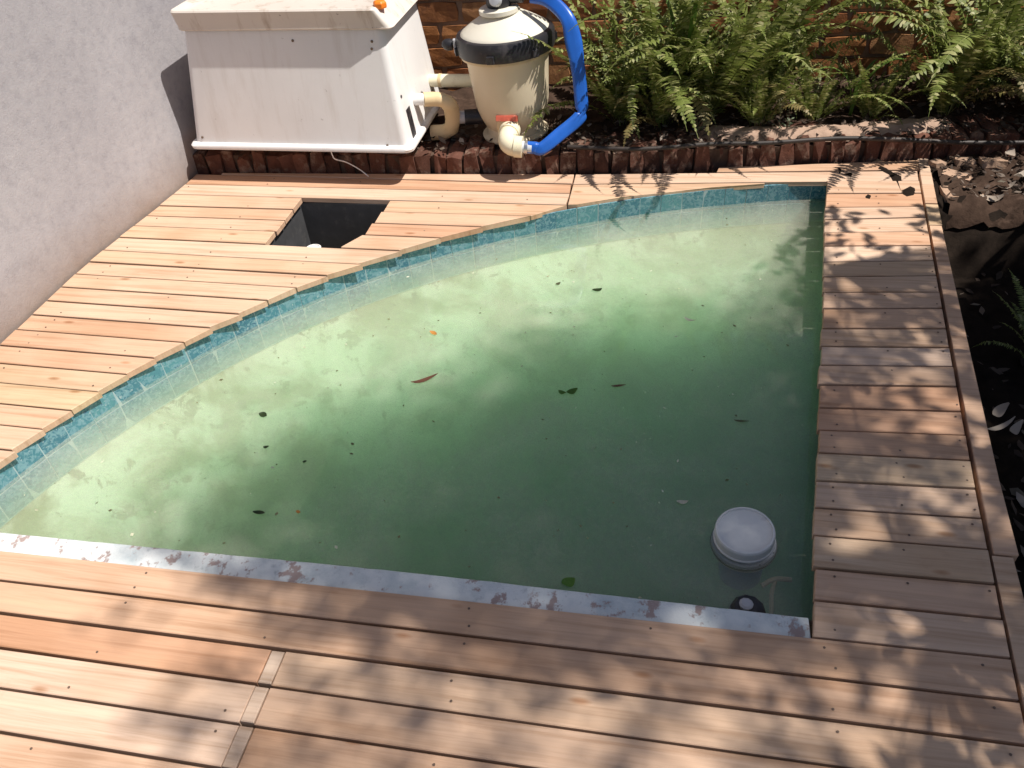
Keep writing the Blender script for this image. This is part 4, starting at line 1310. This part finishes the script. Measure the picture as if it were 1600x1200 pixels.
for (x, y, z, L, Wd, rz, lab) in [(1.155, 2.20, -0.20, 0.075, 0.040, 0.5, "bright pale dry leaf in the dark hollow beside the deck, uppermost of three"),
                                  (1.135, 2.115, -0.20, 0.11, 0.022, 0.75, "narrow pale dry leaf below the bright one in the hollow"),
                                  (1.18, 2.11, -0.20, 0.085, 0.034, 0.7, "dull pale dry leaf at the right edge of the hollow"),
                                  (1.44, 3.43, 0.0, 0.085, 0.05, 0.3, "large grey dry leaf on the soil bank"),
                                  (1.52, 3.52, 0.01, 0.09, 0.05, 0.9, "curled white dry leaf at the right of the soil bank"),
                                  (1.57, 3.46, 0.0, 0.08, 0.05, -0.3, "dry grey leaf at the picture's right edge on the bank"),
                                  (1.37, 3.37, -0.02, 0.09, 0.045, 0.1, "pale dry leaf at the lip of the dark hollow"),
                                  (1.52, 3.70, 0.03, 0.06, 0.05, 1.1, "pale rounded dry leaf close to the irrigation pipe")]:
    me = leaf_mesh("dry_leaf", L, Wd, int(x * 777), 1.0); me.materials.append(MAT["dry_leaf"])
    o = bpy.data.objects.new("dry_leaf", me); COL.objects.link(o)
    o.location = (x, y, z + 0.012); o.rotation_euler = (random.uniform(-.3, .3), random.uniform(-.2, .2), rz)
    tag(o, lab, "leaf")

# ------------------------------------------------------------------ shade tree to the right (its crown hangs above the frame)
tree = empty("shade_tree", (5.0, 1.3, -0.3))
tag(tree, "leafy tree right of the pool whose crown shades the water and deck", "tree")
SB = [(-0.90, -0.6), (-0.88, 0.3), (-0.88, 0.9), (-0.98, 1.10), (-1.34, 1.24), (-1.30, 1.5), (-1.14, 1.70), (-0.92, 1.92), (-0.66, 2.12), (-0.30, 2.38), (0.0, 2.54), (0.45, 2.62), (0.9, 2.70), (1.2, 3.05), (1.6, 3.3), (2.6, 3.5)]
def inside(u, v):
    """signed distance (positive inside the shade) from the boundary, roughly"""
    best, sg = 9.0, 1.0
    for (x0, y0), (x1, y1) in zip(SB, SB[1:]):
        dx, dy = x1 - x0, y1 - y0
        t = max(0, min(1, ((u - x0) * dx + (v - y0) * dy) / (dx * dx + dy * dy)))
        px, py = x0 + dx * t, y0 + dy * t
        d = math.hypot(u - px, v - py)
        if d < best:
            best = d
            sg = 1.0 if (dx * (v - py) - dy * (u - px)) < 0 else -1.0
    return best * sg
rnd = random.Random(99)
crown = MB()
clumps = []
def add_leaf(mb, c, L, w, r):
    R = Matrix.Rotation(r.uniform(0, 6.28), 3, 'Z') @ Matrix.Rotation(r.uniform(-.7, .7), 3, 'X') @ Matrix.Rotation(r.uniform(-.7, .7), 3, 'Y')
    P = [(-L, 0, 0), (-L * .3, -w, .1 * L), (L * .4, -w * .8, .08 * L), (L, 0, 0), (L * .4, w * .8, .08 * L), (-L * .3, w, .1 * L)]
    mb.add([R @ Vector(p) + c for p in P], [[0, 1, 2, 3, 4, 5]])
tries = 0
while len(clumps) < 1500 and tries < 90000:
    tries += 1
    u, v = rnd.uniform(-1.35, 2.8), rnd.uniform(-0.9, 3.5)
    d = inside(u, v)
    if d < 0.05: continue
    dens = min(1.0, 0.65 + d * 2.0)
    if v < 1.10: dens *= 0.50 if u < 0.25 else 0.36      # looser crown over the front boards
    over_pool = v > 1.1 and u < right_x(v) + 0.02
    if not over_pool and 0.40 < u < 1.1: dens *= 0.36
    if rnd.random() > dens: continue
    z = rnd.uniform(6.0, 9.0) if (over_pool or u < 0.3) else rnd.uniform(3.0, 7.0)
    c = Vector((u + COT * z, v + math.tan(SUN_AZ) * COT * z, z))
    clumps.append(c)
    R = rnd.uniform(0.19, 0.23) if over_pool else rnd.uniform(0.26, 0.34) if u < 0.35 else rnd.uniform(0.12, 0.20)
    for _ in range((rnd.randint(17, 22) if over_pool else rnd.randint(6, 10) if u < 0.35 else rnd.randint(11, 17))):
        o_ = Vector((rnd.gauss(0, R * .6), rnd.gauss(0, R * .6), rnd.gauss(0, R * .4)))
        add_leaf(crown, c + o_, rnd.uniform(.030, .050), rnd.uniform(.013, .022), rnd)
# lower twigs with larger leaves over the right strip and the front right boards
low = []
for _ in range(34):
    u, v = rnd.uniform(0.45, 1.25), rnd.uniform(0.3, 3.3)
    z = rnd.uniform(1.85, 2.6)
    c = Vector((u + COT * z, v, z)); low.append(c)
    for _ in range(rnd.randint(8, 15)):
        add_leaf(crown, c + Vector((rnd.gauss(0, .07), rnd.gauss(0, .07), rnd.gauss(0, .04))), rnd.uniform(.030, .050), rnd.uniform(.014, .022), rnd)
child(crown.build("crown", MAT["tree_leaf"]), tree)
child(MB().tube([(5.0, 1.3, -0.4), (4.97, 1.3, 1.2), (4.9, 1.35, 3.0), (4.85, 1.4, 5.0)], [0.20, 0.165, 0.14, 0.11], 14).build("trunk", MAT["bark"], smooth=True), tree)
tops = [Vector((4.2, 1.0, 6.6)), Vector((4.9, 0.2, 7.0)), Vector((4.5, 2.0, 6.8)), Vector((5.0, 2.6, 6.3)), Vector((6.0, 1.2, 7.2)), Vector((3.6, 1.6, 6.6)), Vector((2.6, 2.6, 3.4)), Vector((4.1, -0.2, 6.7)), Vector((2.4, 1.0, 3.0))]
for tp in tops:
    b = Vector((4.88, 1.4, min(4.7, tp.z - 0.9) + rnd.uniform(-.2, .2)))
    mid = b.lerp(tp, .5) + Vector((0, 0, .22))
    child(MB().tube([b, mid, tp], [0.055, 0.035, 0.016], 9).build("limb", MAT["bark"], smooth=True), tree)
tw = MB()
for c in clumps[::2] + low[::2]:
    tp = min(tops, key=lambda q: (q - c).length)
    tw.tube([tp, tp.lerp(c, .5) + Vector((0, 0, .05)), c], [0.008, 0.005, 0.002], 5, cap=False)
tag(child(tw.build("twigs", MAT["bark"]), tree), kind="stuff")

# dense shrubs beyond the hollow keep it dark
rnd = random.Random(17)
for (cx_, cy_, hh, lab) in [(2.05, 2.5, 1.05, "dense dark shrub beyond the hollow on the right"), (1.95, 1.35, 0.95, "dense dark shrub beside the deck's front right edge"), (2.5, 3.25, 1.3, "tall dense shrub at the far right of the planting bed")]:
    sh = empty("garden_shrub", (cx_, cy_, -0.3))
    tag(sh, lab, "shrub")
    mb, st = MB(), MB()
    for k in range(46):
        a = rnd.uniform(0, 6.28); q = math.sqrt(rnd.random())
        tip = Vector((cx_ + 0.55 * q * math.cos(a), cy_ + 0.6 * q * math.sin(a), -0.3 + hh * rnd.uniform(.35, 1.0) * (1.05 - .3 * q)))
        st.tube([(cx_, cy_, -0.32), Vector((cx_, cy_, -0.3)).lerp(tip, .5) + Vector((0, 0, .08)), tip], [0.010, 0.006, 0.002], 5, cap=False)
        for _ in range(26):
            add_leaf(mb, tip + Vector((rnd.gauss(0, .09), rnd.gauss(0, .09), rnd.gauss(0, .07))), rnd.uniform(.03, .055), rnd.uniform(.013, .022), rnd)
    child(st.build("stem", MAT["bark"]), sh)
    child(mb.build("foliage", MAT["tree_leaf"]), sh)
